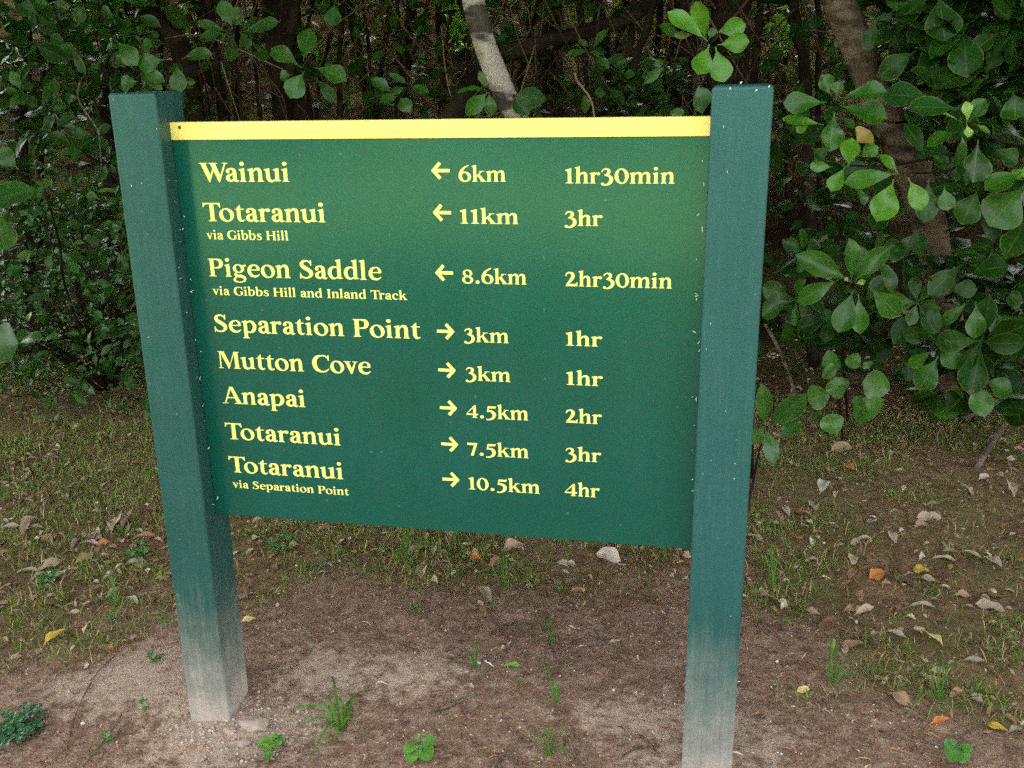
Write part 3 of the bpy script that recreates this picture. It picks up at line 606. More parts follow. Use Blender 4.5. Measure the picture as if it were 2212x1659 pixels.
f, b = MB(), MB(); K6, O6 = .3343, 1792.
hero(f, [(850, 700, 510, 690, 140, G_DARK), (900, 790, 1012, 640, 115), (930, 800, 1040, 860, 42, G_BRIGHT), (830, 850, 628, 950, 120), (850, 860, 810, 1072, 155), (960, 900, 925, 1182, 215, G_DARK), (620, 1020, 480, 800, 110, G_DARK), (640, 1160, 615, 1440, 140, G_DARK), (740, 1200, 760, 1362, 105), (1250, 1110, 1000, 1230, 135), (1270, 1190, 1030, 1460, 240), (960, 1220, 850, 1450, 165, G_DARK), (1180, 590, 1195, 775, 175, G_DARK), (1260, 1080, 1190, 1150, 90, G_BRIGHT), (1060, 960, 1210, 1060, 120, G_DARK), (650, 1000, 760, 1080, 90, G_DARK)], 1.45, O6, 0, K6, 'obovate', G_MID)
hero(f, [(885, 795, 878, 655, 78, G_PALE), (885, 800, 892, 890, 88, G_PALE), (845, 785, 668, 708, 58, (.14, .27, .05))], 1.40, O6, 0, K6, 'obovate', G_PALE)
root = gp(2.6, 2.4)
branches(b, root+np.array([-.05, -.05, .75]), [at(O6+885*K6, 800*K6, 1.46), at(O6+1250*K6, 1150*K6, 1.46), at(O6+700*K6, 1150*K6, 1.46)], .008, .003, .05); tube(b, [root, root+np.array([-.05, -.05, .75])], .009, .006, 7, 5, .1)
shrub('broadleaf_shrub', 'broad dark shrub at the right edge bearing a few small pale new leaves', root, f, b)

f, b = MB(), MB()
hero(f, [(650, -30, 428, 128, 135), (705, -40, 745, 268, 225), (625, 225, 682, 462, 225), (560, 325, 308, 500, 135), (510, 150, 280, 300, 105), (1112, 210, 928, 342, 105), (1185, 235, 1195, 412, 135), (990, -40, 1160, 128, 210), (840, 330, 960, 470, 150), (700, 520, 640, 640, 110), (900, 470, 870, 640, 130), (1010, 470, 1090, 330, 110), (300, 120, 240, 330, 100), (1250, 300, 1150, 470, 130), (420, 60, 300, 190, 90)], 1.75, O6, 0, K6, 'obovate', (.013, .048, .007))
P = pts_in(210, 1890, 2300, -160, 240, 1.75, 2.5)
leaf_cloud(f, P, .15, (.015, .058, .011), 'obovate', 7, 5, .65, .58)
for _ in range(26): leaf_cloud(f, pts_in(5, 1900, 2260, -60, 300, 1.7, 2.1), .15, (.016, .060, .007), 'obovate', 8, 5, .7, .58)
root = gp(3.0, 2.5); branches(b, root+np.array([-.1, -.1, 1.0]), [at(O6+600*K6, 150*K6, 1.8), at(O6+1050*K6, 200*K6, 1.8), at(O6+800*K6, -100*K6, 1.8)], .010, .004, .05); tube(b, [root, root+np.array([-.1, -.1, 1.0])], .02, .012, 7, 5, .1)
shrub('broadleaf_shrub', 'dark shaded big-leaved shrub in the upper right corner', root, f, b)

f, b = MB(), MB(); O4x, O4y = 1493.45, 469.4
hero(f, [(1060, 430, 692, 250, 150), (985, 410, 702, 562, 120), (1060, 430, 1045, 138, 140), (1080, 430, 1322, 200, 130), (1180, 460, 1388, 655, 150), (1078, 480, 978, 768, 150), (1110, 510, 1125, 775, 110), (1040, 430, 1020, 400, 26, G_PALE), (1090, 440, 1155, 425, 40, G_PALE)], 1.35, O4x, O4y, K3, 'obovate', G_MID)
c0 = at(O4x+1070*K3, O4y+440*K3, 1.38); root = gp(c0[0]+.12, 2.3); branches(b, root, [c0], .006, .003, .1)
shrub('broadleaf_shrub', 'single spread whorl of seven long leaves hanging to the right of the right post', root, f, b)

f, b = MB(), MB()
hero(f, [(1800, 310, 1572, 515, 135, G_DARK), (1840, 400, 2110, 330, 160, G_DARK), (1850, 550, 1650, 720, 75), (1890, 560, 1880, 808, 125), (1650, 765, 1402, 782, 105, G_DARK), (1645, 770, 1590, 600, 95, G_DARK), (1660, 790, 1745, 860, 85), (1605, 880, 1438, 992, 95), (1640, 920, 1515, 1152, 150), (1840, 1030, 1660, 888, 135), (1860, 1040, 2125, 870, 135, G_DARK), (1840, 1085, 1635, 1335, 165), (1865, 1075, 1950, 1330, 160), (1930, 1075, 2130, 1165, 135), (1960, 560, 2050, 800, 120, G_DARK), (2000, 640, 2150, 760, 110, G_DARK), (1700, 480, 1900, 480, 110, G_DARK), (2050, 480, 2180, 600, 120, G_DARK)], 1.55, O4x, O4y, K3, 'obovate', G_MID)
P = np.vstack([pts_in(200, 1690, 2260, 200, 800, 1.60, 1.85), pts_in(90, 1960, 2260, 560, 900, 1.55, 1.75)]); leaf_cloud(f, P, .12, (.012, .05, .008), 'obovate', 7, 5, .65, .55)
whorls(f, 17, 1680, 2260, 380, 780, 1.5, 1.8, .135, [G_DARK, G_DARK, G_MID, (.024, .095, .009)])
root = gp(2.35, 2.3); branches(b, root, [at(O4x+1650*K3, O4y+770*K3, 1.57), at(O4x+1845*K3, O4y+1040*K3, 1.57), at(O4x+1850*K3, O4y+420*K3, 1.57)], .009, .004, .06)
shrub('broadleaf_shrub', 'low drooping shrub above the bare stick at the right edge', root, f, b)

f, b = MB(), MB()
hero(f, [(985, 945, 868, 985, 150), (1050, 1000, 1110, 900, 95), (960, 1060, 975, 1210, 175), (1140, 1090, 1318, 1145, 185), (1075, 1190, 1135, 1385, 175), (775, 1215, 915, 1170, 165, (.045, .125, .02)), (905, 1310, 965, 1442, 160), (1120, 1330, 1285, 1210, 150), (880, 1010, 960, 1050, 120), (1180, 1000, 1150, 960, 70), (790, 1290, 850, 1370, 100)], 1.5, O4x, O4y, K3, 'heart', (.05, .145, .022))
c0 = at(O4x+1040*K3, O4y+1200*K3, 1.55); root = gp(c0[0]+.05, 2.05); branches(b, root, [at(O4x+960*K3, O4y+960*K3, 1.52), at(O4x+1120*K3, O4y+1100*K3, 1.52), at(O4x+850*K3, O4y+1220*K3, 1.52), at(O4x+1080*K3, O4y+1300*K3, 1.52)], .0022, .0012, .1)
shrub('heartleaf_plant', 'low plant with hole-eaten heart-shaped leaves on the ground right of the right post', root, f, b, 'plant')

f, b = MB(), MB()
hero(f, [(485, 1375, 462, 1100, 120), (520, 1390, 765, 1170, 150), (490, 1400, 545, 1665, 120), (585, 1460, 735, 1370, 135), (480, 1390, 380, 1500, 120)], 1.25, O4x, O4y, K3, 'elliptic', (.04, .12, .02))
c0 = at(O4x+500*K3, O4y+1390*K3, 1.3); root = gp(c0[0]-.05, 1.36); branches(b, root, [c0], .005, .003, .1)
shrub('broadleaf_seedling', 'low large-leaved plant half hidden behind the lower part of the right post', root, f, b, 'plant')

f, b = MB(), MB(); K, OX = .2893, 981.4
hero(f, [(1850, 880, 1818, 650, 165), (1668, 900, 1665, 805, 95)], 1.2, OX, 0, K, 'obovate', (.04, .11, .035))
root = gp(1.15, 1.62); branches(b, root, [at(OX+1850*K, 880*K, 1.22), at(OX+1668*K, 900*K, 1.22)], .006, .003, .1)
shrub('broadleaf_seedling', 'two rounded leaves standing behind the right end of the yellow strip', root, f, b, 'plant')

f, b = MB(), MB()
hero(f, [(245, 672, 15, 692, 62), (245, 690, 85, 860, 120), (258, 690, 270, 880, 95), (245, 655, 185, 528, 62), (440, 700, 690, 745, 160, (.035, .095, .035)), (430, 720, 560, 860, 140, G_DARK)], 2.05, OX, 0, K, 'elliptic', G_MID)
c0 = at(OX+248*K, 680*K, 2.1); root = gp(c0[0]+.1, 2.2); branches(b, root, [c0, at(OX+440*K, 700*K, 2.1)], .007, .003, .08)
shrub('broadleaf_shrub', 'few-leaved shrub at the foot of the pale leaning trunk', root, f, b)

f, b = MB(), MB()
hero(f, [(1032, 365, 1152, 212, 75), (1005, 350, 922, 293, 45), (1000, 378, 835, 415, 60), (1020, 380, 1078, 432, 58), (1080, 420, 1150, 515, 65), (975, 860, 970, 705, 80), (1040, 690, 1130, 690, 70, G_DARK), (1190, 490, 1330, 450, 50), (1260, 560, 1350, 560, 80, G_DARK), (1400, 640, 1560, 500, 70), (1480, 480, 1560, 470, 60)], 2.2, OX, 0, K, 'elliptic', (.030, .095, .014))
P = np.array([at(OX+rng.uniform(1050, 1750)*K, rng.uniform(430, 900)*K, rng.uniform(2.3, 2.9)) for _ in range(130)]); leaf_cloud(f, P, .075, (.014, .05, .008), 'elliptic', 6, 5, .6, .5)
c0 = at(OX+1030*K, 370*K, 2.22); root = gp(c0[0]+.25, 2.5); branches(b, root, [c0, at(OX+1450*K, 600*K, 2.5), at(OX+1250*K, 560*K, 2.5)], .008, .003, .08)
shrub('broadleaf_shrub', 'thin small-leaved shrub in the shade between the pale trunk and the right post', root, f, b)

K2, OX2 = .27006, 426.7
f, b = MB(), MB()
hero(f, [(280, 230, 190, 0, 120), (300, 230, 345, 60, 125), (350, 240, 480, 140, 80), (350, 260, 650, 175, 115), (240, 260, 0, 180, 75), (240, 265, 10, 310, 95), (240, 265, 190, 330, 95), (290, 270, 265, 490, 100), (340, 250, 405, 400, 95), (420, 330, 580, 440, 70, G_DARK), (430, 420, 580, 470, 90, G_DARK)], 1.9, OX2, 0, K2, 'obovate', (.024, .078, .013))
c0 = at(OX2+290*K2, 250*K2, 1.93); root = gp(c0[0]-.2, 2.3); branches(b, root, [c0], .008, .004, .05)
shrub('broadleaf_shrub', 'dim shrub with one wide leaf whorl above the left end of the yellow strip', root, f, b)
f, b = MB(), MB()
hero(f, [(845, 490, 892, 225, 145), (835, 545, 585, 388, 135), (855, 570, 738, 785, 170), (925, 540, 1190, 650, 140), (760, 600, 660, 625, 90), (1100, 20, 1075, 210, 130, G_DARK), (940, 620, 1110, 820, 90, G_DARK)], 1.75, OX2, 0, K2, 'obovate', (.032, .105, .014))
c0 = at(OX2+860*K2, 540*K2, 1.78); root = gp(c0[0]-.05, 2.0); branches(b, root, [c0], .007, .004, .05)
shrub('broadleaf_shrub', 'upright shrub with four large leaves above the yellow strip, left of the pale trunk', root, f, b)
f, b = MB(), MB()
hero(f, [(1550, 745, 1385, 632, 95), (1680, 672, 1525, 588, 58), (1700, 690, 1855, 745, 85), (1600, 770, 1455, 825, 110), (1620, 780, 1700, 900, 115), (1655, 700, 1540, 742, 62)], 1.95, OX2, 0, K2, 'elliptic', (.03, .092, .014))
c0 = at(OX2+1600*K2, 740*K2, 2.0); root = gp(c0[0], 2.15); branches(b, root, [c0], .005, .003, .05)
shrub('broadleaf_seedling', 'small six-leaved sapling showing just over the middle-left of the yellow strip', root, f, b, 'plant')

K1 = .23149
f, b = MB(), MB()
hero(f, [(1690, 555, 1985, 508, 115), (1650, 590, 1690, 860, 150), (1085, 380, 1285, 610, 150), (1540, 555, 1290, 605, 160), (1300, 640, 1540, 765, 105), (1290, 760, 1130, 800, 150), (1300, 700, 1520, 840, 85), (1250, 640, 1080, 520, 90), (1440, 440, 1330, 420, 110), (660, 430, 800, 690, 90, G_DARK), (720, 260, 780, 60, 120, G_DARK), (480, 60, 330, 20, 120, G_DARK), (620, 420, 470, 330, 90, G_DARK)], 1.75, 0, 0, K1, 'obovate', (.028, .09, .012))
P = np.array([at(rng.uniform(-60, 330), rng.uniform(-90, 330), rng.uniform(1.85, 2.8)) for _ in range(330)]); leaf_cloud(f, P, .10, (.013, .052, .008), 'elliptic', 6, 5, .6, .5)
whorls(f, 36, -60, 400, -60, 330, 1.9, 2.5, .105, [G_DARK, G_DARK, (.022, .080, .010), G_MID])
c0 = at(1300*K1, 640*K1, 1.8); root = gp(c0[0]-.3, 2.3); branches(b, root, [c0, at(1650*K1, 580*K1, 1.8), at(700*K1, 400*K1, 1.9), at(150*K1, 300*K1, 2.1), at(500*K1, 60*K1, 2.1)], .010, .004, .05)
shrub('broadleaf_shrub', 'dense dull green shrub behind the top of the left post in the upper left corner', root, f, b)

# --- small-leaved glossy bush on the left
f, b = MB(), MB(); P = []
while len(P) < 2700:
    px, py = rng.uniform(-140, 345), rng.uniform(330, 960)
    edge = 905+25*math.sin(px*.05)-max(0, (330-py))*.2
    if py > edge or (py < 420 and rng.random() < .6): continue
    P.append(at(px, py, rng.uniform(1.72, 2.5)))
P = np.array(P); P = P[P[:, 2] > gz(P[:, 0], P[:, 1])+.02]
leaf_cloud(f, P, .052, (.018, .076, .009), 'elliptic', 6, 5, .62, .5, .16, .45, .35)
k = rng.choice(len(P), 170, replace=False); leaf_cloud(f, P[k]+np.array([0, -.08, .0]), .062, (.055, .125, .022), 'elliptic', 6, 5, .7, .5)
k = rng.choice(len(P), 60, replace=False); leaf_cloud(f, P[k]+np.array([0, -.09, .0]), .085, (.032, .085, .03), 'elliptic', 6, 5, .7, .42)
root = gp(-1.75, 2.25)
branches(b, root, [P[i] for i in rng.choice(len(P), 34, replace=False)], .010, .0025, .05)
shrub('glossy_bush', 'dense dark bush of small glossy leaves left of the left post', root, f, b, 'bush', leafmat=M_SMALL)
f, b = MB(), MB()
hero(f, [(95, 408, -20, 434, 80), (40, 366, -6, 322, 36), (-4, 440, 12, 540, 60), (96, 408, 96, 385, 28)], 1.25, 0, 0, 1., 'obovate', (.034, .10, .018))
hero(f, [(-40, 748, 40, 742, 80), (42, 742, 92, 728, 30)], 1.35, 0, 0, 1., 'obovate', (.036, .105, .018))
root = gp(-1.75, 2.2); branches(b, root, [at(96, 408, 1.27), at(-40, 748, 1.37)], .008, .003, .05)
shrub('broadleaf_shrub', 'shrub at the left edge with three big leaves in front of the dark glossy bush', root, f, b)

# --- trunks with crowns high above
def crown_mesh(name, n, rx, rz, size, tint, seed):
    global rng
    keep = rng; rng = np.random.default_rng(seed)
    mb = MB(); nc = 16; C = rdir(nc)*np.array([rx, rx, rz])*(.35+.5*rng.random((nc, 1)))
    ci = rng.integers(0, nc, n); P = C[ci]+rdir(n)*(rng.random((n, 1))**.45)*np.array([rx, rx, rz])*.42
    leaf_cloud(mb, P, size, tint, 'elliptic', 3, 3, .5, .55, .2, .4, .2)
    me = mb.mesh(name, M_CROWN); rng = keep; return me
CROWN_BIG = [crown_mesh('crown', 8500, 2.6, 1.9, .29, (.04, .11, .02), s) for s in (1, 2, 3)]  # leaf count raised so the crowns block the sun
CROWN_SMALL = [crown_mesh('crown', 750, .85, .8, .13, (.045, .12, .028), s) for s in (4, 5, 6)]
def tree(name, label, pts, r0, r1, bark, crown, cz, group=None, bump=.12, seg=14, limbs=3, cxy=(0, 0), cs=1.):
    root = np.array(pts[0]); t = thing(name, root, label, 'tree', group)
    mb = MB(); tube(mb, pts, r0, r1, seg, 9, bump)
    top = np.array(pts[-1])
    for i in range(limbs):
        a = rng.uniform(0, 2*PI); q = top+np.array([math.cos(a)*.9, math.sin(a)*.9, .8+rng.random()*.6])*cs
        tube(mb, [top-np.array([0, 0, .3]), (top+q)/2+np.array([0, 0, .1]), q], r1*.8, r1*.25, 6, 5, .1)
    part('trunk', mb, bark, t)
    if crown is not None:
        c = link('crown', crown, t); c.location = tuple(top+np.array([cxy[0], cxy[1], cz])-root); c.rotation_euler = (0, 0, rng.uniform(0, 6)); c.scale = (cs, cs, cs)
    return t
Y0 = 2.25
pts = [at(1330, 900, Y0), at(1290, 700, Y0), at(1215, 480, Y0), at(1112, 250, Y0), at(1060, 130, Y0), at(1022, 0, Y0), at(985, -150, Y0), at(900, -420, Y0), at(860, -1000, Y0)]
pts[0][2] = float(gz(pts[0][0], Y0))-.05
tree('pale_tree', 'leaning tree with grey bark banded in pale lichen, behind the middle of the board', pts, .052, .034, M_BARKPALE, CROWN_BIG[0], 1.6, bump=.08)
Y0 = 1.95
pts = [at(2085, 900, Y0+.5), at(2060, 800, Y0+.3), at(2032, 620, Y0+.1), at(1995, 440, Y0), at(1945, 320, Y0), at(1885, 180, Y0), at(1815, 0, Y0), at(1745, -180, Y0), at(1600, -600, Y0), at(1540, -1100, Y0)]
pts[0][2] = float(gz(pts[0][0], pts[0][1]))-.05
tree('mottled_tree', 'leaning thicker brown mottled trunk right of the right post', pts, .060, .047, M_BARKMID, CROWN_BIG[1], 1.6, bump=.1)
Y0 = 3.1
pts = [at(470, 640, Y0), at(430, 330, Y0), at(392, 110, Y0), at(345, 55, Y0), at(300, 0, Y0), at(230, -100, Y0), at(150, -420, Y0), at(120, -900, Y0)]; pts[0][2] = float(gz(pts[0][0], Y0))-.05
tree('dark_tree', 'thick dark trunk bending to the left above the left post', pts, .06, .045, M_BARKDARK, CROWN_BIG[2], 1.5)
Y0 = 2.9
pts = [at(236, 620, Y0), at(232, 300, Y0), at(232, 100, Y0), at(228, -30, Y0), at(222, -420, Y0), at(215, -900, Y0)]; pts[0][2] = float(gz(pts[0][0], Y0))-.05
tree('dark_tree', 'straight dark trunk among the leaves left of the bending trunk in the upper left', pts, .04, .03, M_BARKDARK, CROWN_BIG[0], 1.5)
# fallen branch arching across behind the pale trunk
mb = MB(); Y0 = 3.0
tube(mb, [at(1010, 190, Y0-.2), at(1083, 122, Y0), at(1180, 92, Y0+.1), at(1290, 62, Y0+.2), at(1370, 30, Y0+.3), at(1440, -30, Y0+.4), at(1520, -140, Y0+.5)], .042, .03, 10, 8, .15)
tube(mb, [at(1010, 190, Y0-.2), at(930, 330, Y0-.4), at(880, 470, Y0-.5)], .042, .05, 10, 8, .15)
solo('fallen_branch', mb, M_BARKDARK, 'long dark bough arching behind the pale leaning trunk', 'branch')
# thin dark stems standing in the thicket
STEMS = [(455, 3.2), (505, 4.0), (560, 3.4), (598, 4.6), (640, 3.1), (668, 3.9), (705, 4.4), (735, 3.2), (762, 4.9), (790, 3.7), (832, 4.2), (856, 3.3), (890, 4.8), (915, 3.6), (945, 4.1), (975, 3.5), (1000, 4.6), (1150, 4.3), (1195, 4.9), (1250, 3.8), (1300, 4.5), (1368, 3.3), (1400, 2.9), (1420, 4.6), (1470, 3.6), (1600, 3.9), (1640, 3.1), (1690, 4.2), (1722, 3.0), (1760, 3.6), (1960, 4.0), (2100, 3.6), (60, 3.4), (150, 4.2), (110, 3.8), (340, 4.4), (1560, 4.8), (620, 5.4), (870, 5.6), (1130, 5.5), (1340, 5.8), (1660, 5.4)]
for i, (px, Y0) in enumerate(STEMS):
    sl_ = rng.normal()*.17
    p0 = at(px-sl_*350, 350, Y0); p0[2] = float(gz(p0[0], Y0))-.05
    pts = [p0, at(px-sl_*120+rng.normal()*6, 200, Y0), at(px+rng.normal()*5, 60, Y0), at(px+sl_*160, -150, Y0+rng.normal()*.1), at(px+sl_*400, -420, Y0)]
    r = rng.uniform(.010, .026) if i % 4 else rng.uniform(.028, .045)
    tree('thicket_sapling', 'thin dark stem standing in the shaded thicket behind the sign', pts, r, r*.7, M_BARKDARK, CROWN_SMALL[i % 3], .6, 'thin dark saplings in the thicket', .2, 8, 2, (0, 0), 1.)
# tall forest trees, unseen crowns added and pushed forward to block sun and sky
for i, (x, y, h) in enumerate([(-5.2, 4.2, 6.5), (-2.6, 5.2, 7.0), (-.4, 6.2, 7.5), (2.4, 5.0, 7.0), (4.8, 4.4, 6.5), (7.0, 5.5, 7.0), (-7.6, 6.5, 7.5), (-4.2, 8.0, 8.5), (1.0, 8.8, 9.0), (4.2, 8.2, 8.5), (-1.8, 9.5, 9.5), (7.5, 9.0, 9.0), (-8.5, 10., 9.5), (-3.2, 2.9, 5.6), (3.6, 2.8, 5.6), (.9, 3.6, 5.9), (-1.2, 3.4, 5.9), (5.6, 2.2, 5.4), (-5.5, 1.8, 5.4), (-6.3, 11.5, 10.), (-2.5, 12.5, 10.5), (1.4, 12., 10.5), (5.4, 12., 10.5), (9.2, 12.5, 11.), (-10., 13.5, 11.5), (-4.4, 15.5, 12.5), (-.4, 15.5, 12.5), (3.4, 15.5, 12.5), (7.6, 16., 12.5), (-8.2, 17, 13), (-13, 11, 10), (12, 9, 9), (10.5, 6, 7.5), (-10.5, 7.5, 8), (-3.6, 5.6, 8.5), (-1.4, 7.4, 10), (-5.6, 6.4, 9.5), (.6, 5.4, 8.4), (3.2, 6.6, 9.4), (-2.4, 10.6, 12.)]):
    p0 = gp(x, y, -.1); pts = [p0, p0+np.array([rng.normal()*.1, 0, h*.35]), p0+np.array([rng.normal()*.2, rng.normal()*.2, h*.75]), p0+np.array([rng.normal()*.3, rng.normal()*.3, h])]
    tree('shading_tree', 'tall dark forest tree with an unseen crown added to shade the scene', pts, .11, .07, M_BARKDARK, CROWN_BIG[i % 3], -.4, 'tall shading trees behind the thicket', .12, 12, 3, (0, -1.3 if y < 4 else 0), 1.5)
# sunlit trees on the far side of the clearing behind the viewer
for i, (x, y) in enumerate([(-7, -15), (-3.2, -17), (1.0, -15.5), (4.6, -17.5), (8.5, -15), (12, -18)]):
    p0 = gp(x, y, -.1); pts = [p0, p0+np.array([.05, 0, 1.2]), p0+np.array([.1, .1, 2.4])]
    tree('clearing_tree', 'rounded tree standing across the sunny clearing', pts, .14, .1, M_BARKMID, CROWN_BIG[i % 3], .3, 'trees across the clearing', .1, 10, 2, (0, 0), 1.2)

def glow_bush(px, py, rx, ry, Y, n, label, col=(.14, .30, .025), size=.06):  # sunlit leaves in forest gaps, their brightness put into the leaf colour
    f, br = MB(), MB(); P = np.array([at(px+rng.normal()*rx*.5, py+rng.normal()*ry*.5, Y+rng.normal()*.12) for _ in range(n)]); leaf_cloud(f, P, size, col, 'elliptic', 5, 3, .6, .5)
    c0 = at(px, py, Y); root = gp(c0[0]+.1, Y+.1); branches(br, root, [c0, at(px+rx*.4, py-ry*.3, Y)], .008, .003, .03); shrub('sunlit_tint_shrub', label, root, f, br)
glow_bush(985, 70, 22, 55, 3.6, 70, 'small shrub tinted sunlit yellow-green just left of the pale leaning trunk')
glow_bush(395, 60, 45, 60, 4.2, 90, 'shrub tinted sunlit yellow-green deep in the forest above the left end of the yellow strip', (.12, .26, .03))
glow_bush(195, 25, 60, 50, 3.9, 80, 'shrub tinted sunlit light green deep in the forest in the upper left corner', (.11, .24, .03))
glow_bush(1690, 70, 45, 70, 3.8, 90, 'shrub tinted sunlit yellow-green deep in the forest above the right post', (.12, .27, .03))
glow_bush(2010, 235, 22, 30, 2.6, 26, 'pale green leaf cluster tinted to glow through the right-hand shrub beside the mottled trunk', (.24, .36, .10))
# understorey and far foliage: one mass nobody could count
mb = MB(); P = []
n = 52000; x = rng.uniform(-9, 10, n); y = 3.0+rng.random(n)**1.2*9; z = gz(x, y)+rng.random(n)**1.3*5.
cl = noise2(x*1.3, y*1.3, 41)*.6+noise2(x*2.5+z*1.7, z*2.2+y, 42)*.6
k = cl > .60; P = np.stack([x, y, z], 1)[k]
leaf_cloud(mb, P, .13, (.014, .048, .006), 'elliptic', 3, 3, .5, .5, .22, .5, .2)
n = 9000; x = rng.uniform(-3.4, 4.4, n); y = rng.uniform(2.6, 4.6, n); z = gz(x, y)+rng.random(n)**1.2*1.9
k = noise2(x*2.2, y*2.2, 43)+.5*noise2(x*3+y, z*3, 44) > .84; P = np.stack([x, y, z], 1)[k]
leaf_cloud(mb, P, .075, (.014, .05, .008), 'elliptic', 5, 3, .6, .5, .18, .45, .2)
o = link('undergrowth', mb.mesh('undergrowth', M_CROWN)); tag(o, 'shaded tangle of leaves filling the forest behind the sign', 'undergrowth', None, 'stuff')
# hanging dead twigs and roots in the thicket
mb = MB()
for k in range(560):
    px = rng.uniform(400, 1750); Y0 = rng.uniform(2.7, 4.8); py = rng.uniform(-60, 260)
    a = at(px, py, Y0); L = rng.uniform(.15, .7); d = nrm(np.array([rng.normal()*.6, rng.normal()*.4, -1 if rng.random() < .6 else rng.normal()]))
    c = jitter((.085, .053, .030), 1, .6)[0]*(2. if rng.random() < .2 else 1.)
    tube(mb, [a, a+d*L*.5+rng.normal(size=3)*.04, a+d*L], .004, .0015, 4, 3, 0, c)
o = link('dead_twigs', mb.mesh('dead_twigs', M_TINT)); tag(o, 'tangle of thin dead twigs hanging in the thicket', 'twigs', None, 'stuff')

# ================================================================ THINGS ON THE GROUND
# --- grass
mb = MB()
def blades(mb, x, y, h, wd, tint, lean=.6, seg=4, curl=.5):
    n = len(x); B = np.stack([x, y, gz(x, y)-.004], 1); a = rng.random(n)*2*PI; ln = lean*(.4+.9*rng.random(n))
    d = nrm(np.stack([np.cos(a)*ln, np.sin(a)*ln, np.ones(n)], 1)); T = B+d*h[:, None]; T[:, 2] -= h*curl*.5*ln
    N = nrm(np.stack([-np.cos(a), -np.sin(a), ln], 1)); leaves(mb, B, T, N, wd, tint, 'lance', seg, 3, .3, .12, 0, 0, 0.)
n = 210000; x = rng.uniform(-2.6, 3.4, n); y = rng.uniform(-.45, 2.6, n)
pt = noise2(x*2.6, y*2.6, 51)*.55+noise2(x*8, y*8, 52)*.45
dens = grassy(x, y)*(.10+.90*sstep(.42, .58, pt))*np.where(y > 1.75, .45, 1)
k = rng.random(n) < dens*1.0; x, y = x[k], y[k]; n = len(x)
dead = rng.random(n) < .36
tint = np.where(dead[:, None], jitter((.46, .335, .20), n, .4), jitter((.12, .27, .035), n, .4, .2))
blades(mb, x, y, rng.uniform(.018, .065, n), rng.uniform(.0014, .003, n), tint, 1.05)
n = 260; x = rng.uniform(-.9, 1.6, n); y = rng.uniform(-.3, .5, n); k = noise2(x*4, y*4, 53) > .6; x, y = x[k], y[k]; n = len(x)
blades(mb, x, y, rng.uniform(.015, .05, n), rng.uniform(.0012, .002, n), jitter((.08, .18, .03), n), .9)
o = link('grass', mb.mesh('grass', M_GRASS)); tag(o, 'short sparse green and dead grass on both sides of the bare soil', 'grass', None, 'stuff')

# --- needle litter and crumbs on the bare soil
mb = MB()
n = 70000; x = rng.uniform(-1.7, 2.3, n); y = rng.uniform(-.45, 1.7, n)
bare = 1-grassy(x, y); ds = np.zeros(n)
for (dx, dy, dr) in DUST: ds = np.maximum(ds, np.exp(-(((x-dx)/dr)**2+((y-dy)/(dr*.8))**2)))
k = rng.random(n) < np.clip(.25+.75*bare, 0, 1)*(1-.8*ds)*(.3+1.0*noise2(x*3.5, y*3.5, 61)); x, y = x[k], y[k]; n = len(x)
a = rng.random(n)*PI*2; L = rng.uniform(.004, .015, n)**1.0*np.where(rng.random(n) < .06, 2.2, 1.); B = np.stack([x, y, gz(x, y)+rng.uniform(.0005, .004, n)], 1)
T = B+np.stack([np.cos(a)*L, np.sin(a)*L, rng.normal(size=n)*.18*L], 1)
cols = np.array([(.21, .085, .045), (.30, .14, .07), (.09, .045, .03), (.40, .25, .14), (.60, .50, .38)]); ci = rng.choice(5, n, p=[.32, .27, .22, .14, .05])
leaves(mb, B, T, np.tile([0, 0, 1.], (n, 1))+rng.normal(size=(n, 3))*.3, L*.14+.0008, cols[ci]*(.7+.9*rng.random((n, 1))), 'lance', 2, 3, .5, .1, 0, 0, 0.)
o = link('needle_litter', mb.mesh('needle_litter', M_TINT)); tag(o, 'reddish brown needle litter scattered over the bare soil', 'litter', None, 'stuff')
mb = MB()
ico = [(0, 0, 1), (.89, 0, .45), (.28, .85, .45), (-.72, .53, .45), (-.72, -.53, .45), (.28, -.85, .45), (.72, .53, -.45), (-.28, .85, -.45), (-.89, 0, -.45), (-.28, -.85, -.45), (.72, -.53, -.45), (0, 0, -1)]
icf = [(0, 1, 2), (0, 2, 3), (0, 3, 4), (0, 4, 5), (0, 5, 1), (1, 6, 2), (2, 6, 7), (2, 7, 3), (3, 7, 8), (3, 8, 4), (4, 8, 9), (4, 9, 5), (5, 9, 10), (5, 10, 1), (1, 10, 6), (6, 11, 7), (7, 11, 8), (8, 11, 9), (9, 11, 10), (10, 11, 6)]
def pebbles(mb, x, y, r, tint):
    n = len(x); V = np.array(ico)[None]*(r[:, None, None]*(1+(rng.random((n, 12, 1))-.5)*.6))*np.array([1, 1, .7])
    V = V+np.stack([x, y, gz(x, y)+r*.25], 1)[:, None]
    F = np.array(icf)[None]+np.arange(n)[:, None, None]*12; mb.add(V.reshape(-1, 3), None, F.reshape(-1, 3), np.repeat(tint, 12, 0))
n = 5200; x = rng.uniform(-1.5, 2.2, n); y = rng.uniform(-.45, 1.5, n); k = rng.random(n) < 1-.75*grassy(x, y); x, y = x[k], y[k]; n = len(x)
r = rng.uniform(.0008, .0028, n)*np.where(rng.random(n) < .04, 2., 1); wh = rng.random(n) < .3
pebbles(mb, x, y, r, np.where(wh[:, None], jitter((.62, .57, .50), n, .2), jitter((.26, .19, .15), n, .4)))
n = 420; a = rng.random(n)*2*PI; q = rng.random(n)**.7*.13; x = .02+np.cos(a)*q*1.4; y = -.06+np.sin(a)*q; pebbles(mb, x, y, rng.uniform(.001, .005, n), jitter((.42, .34, .285), n, .2))
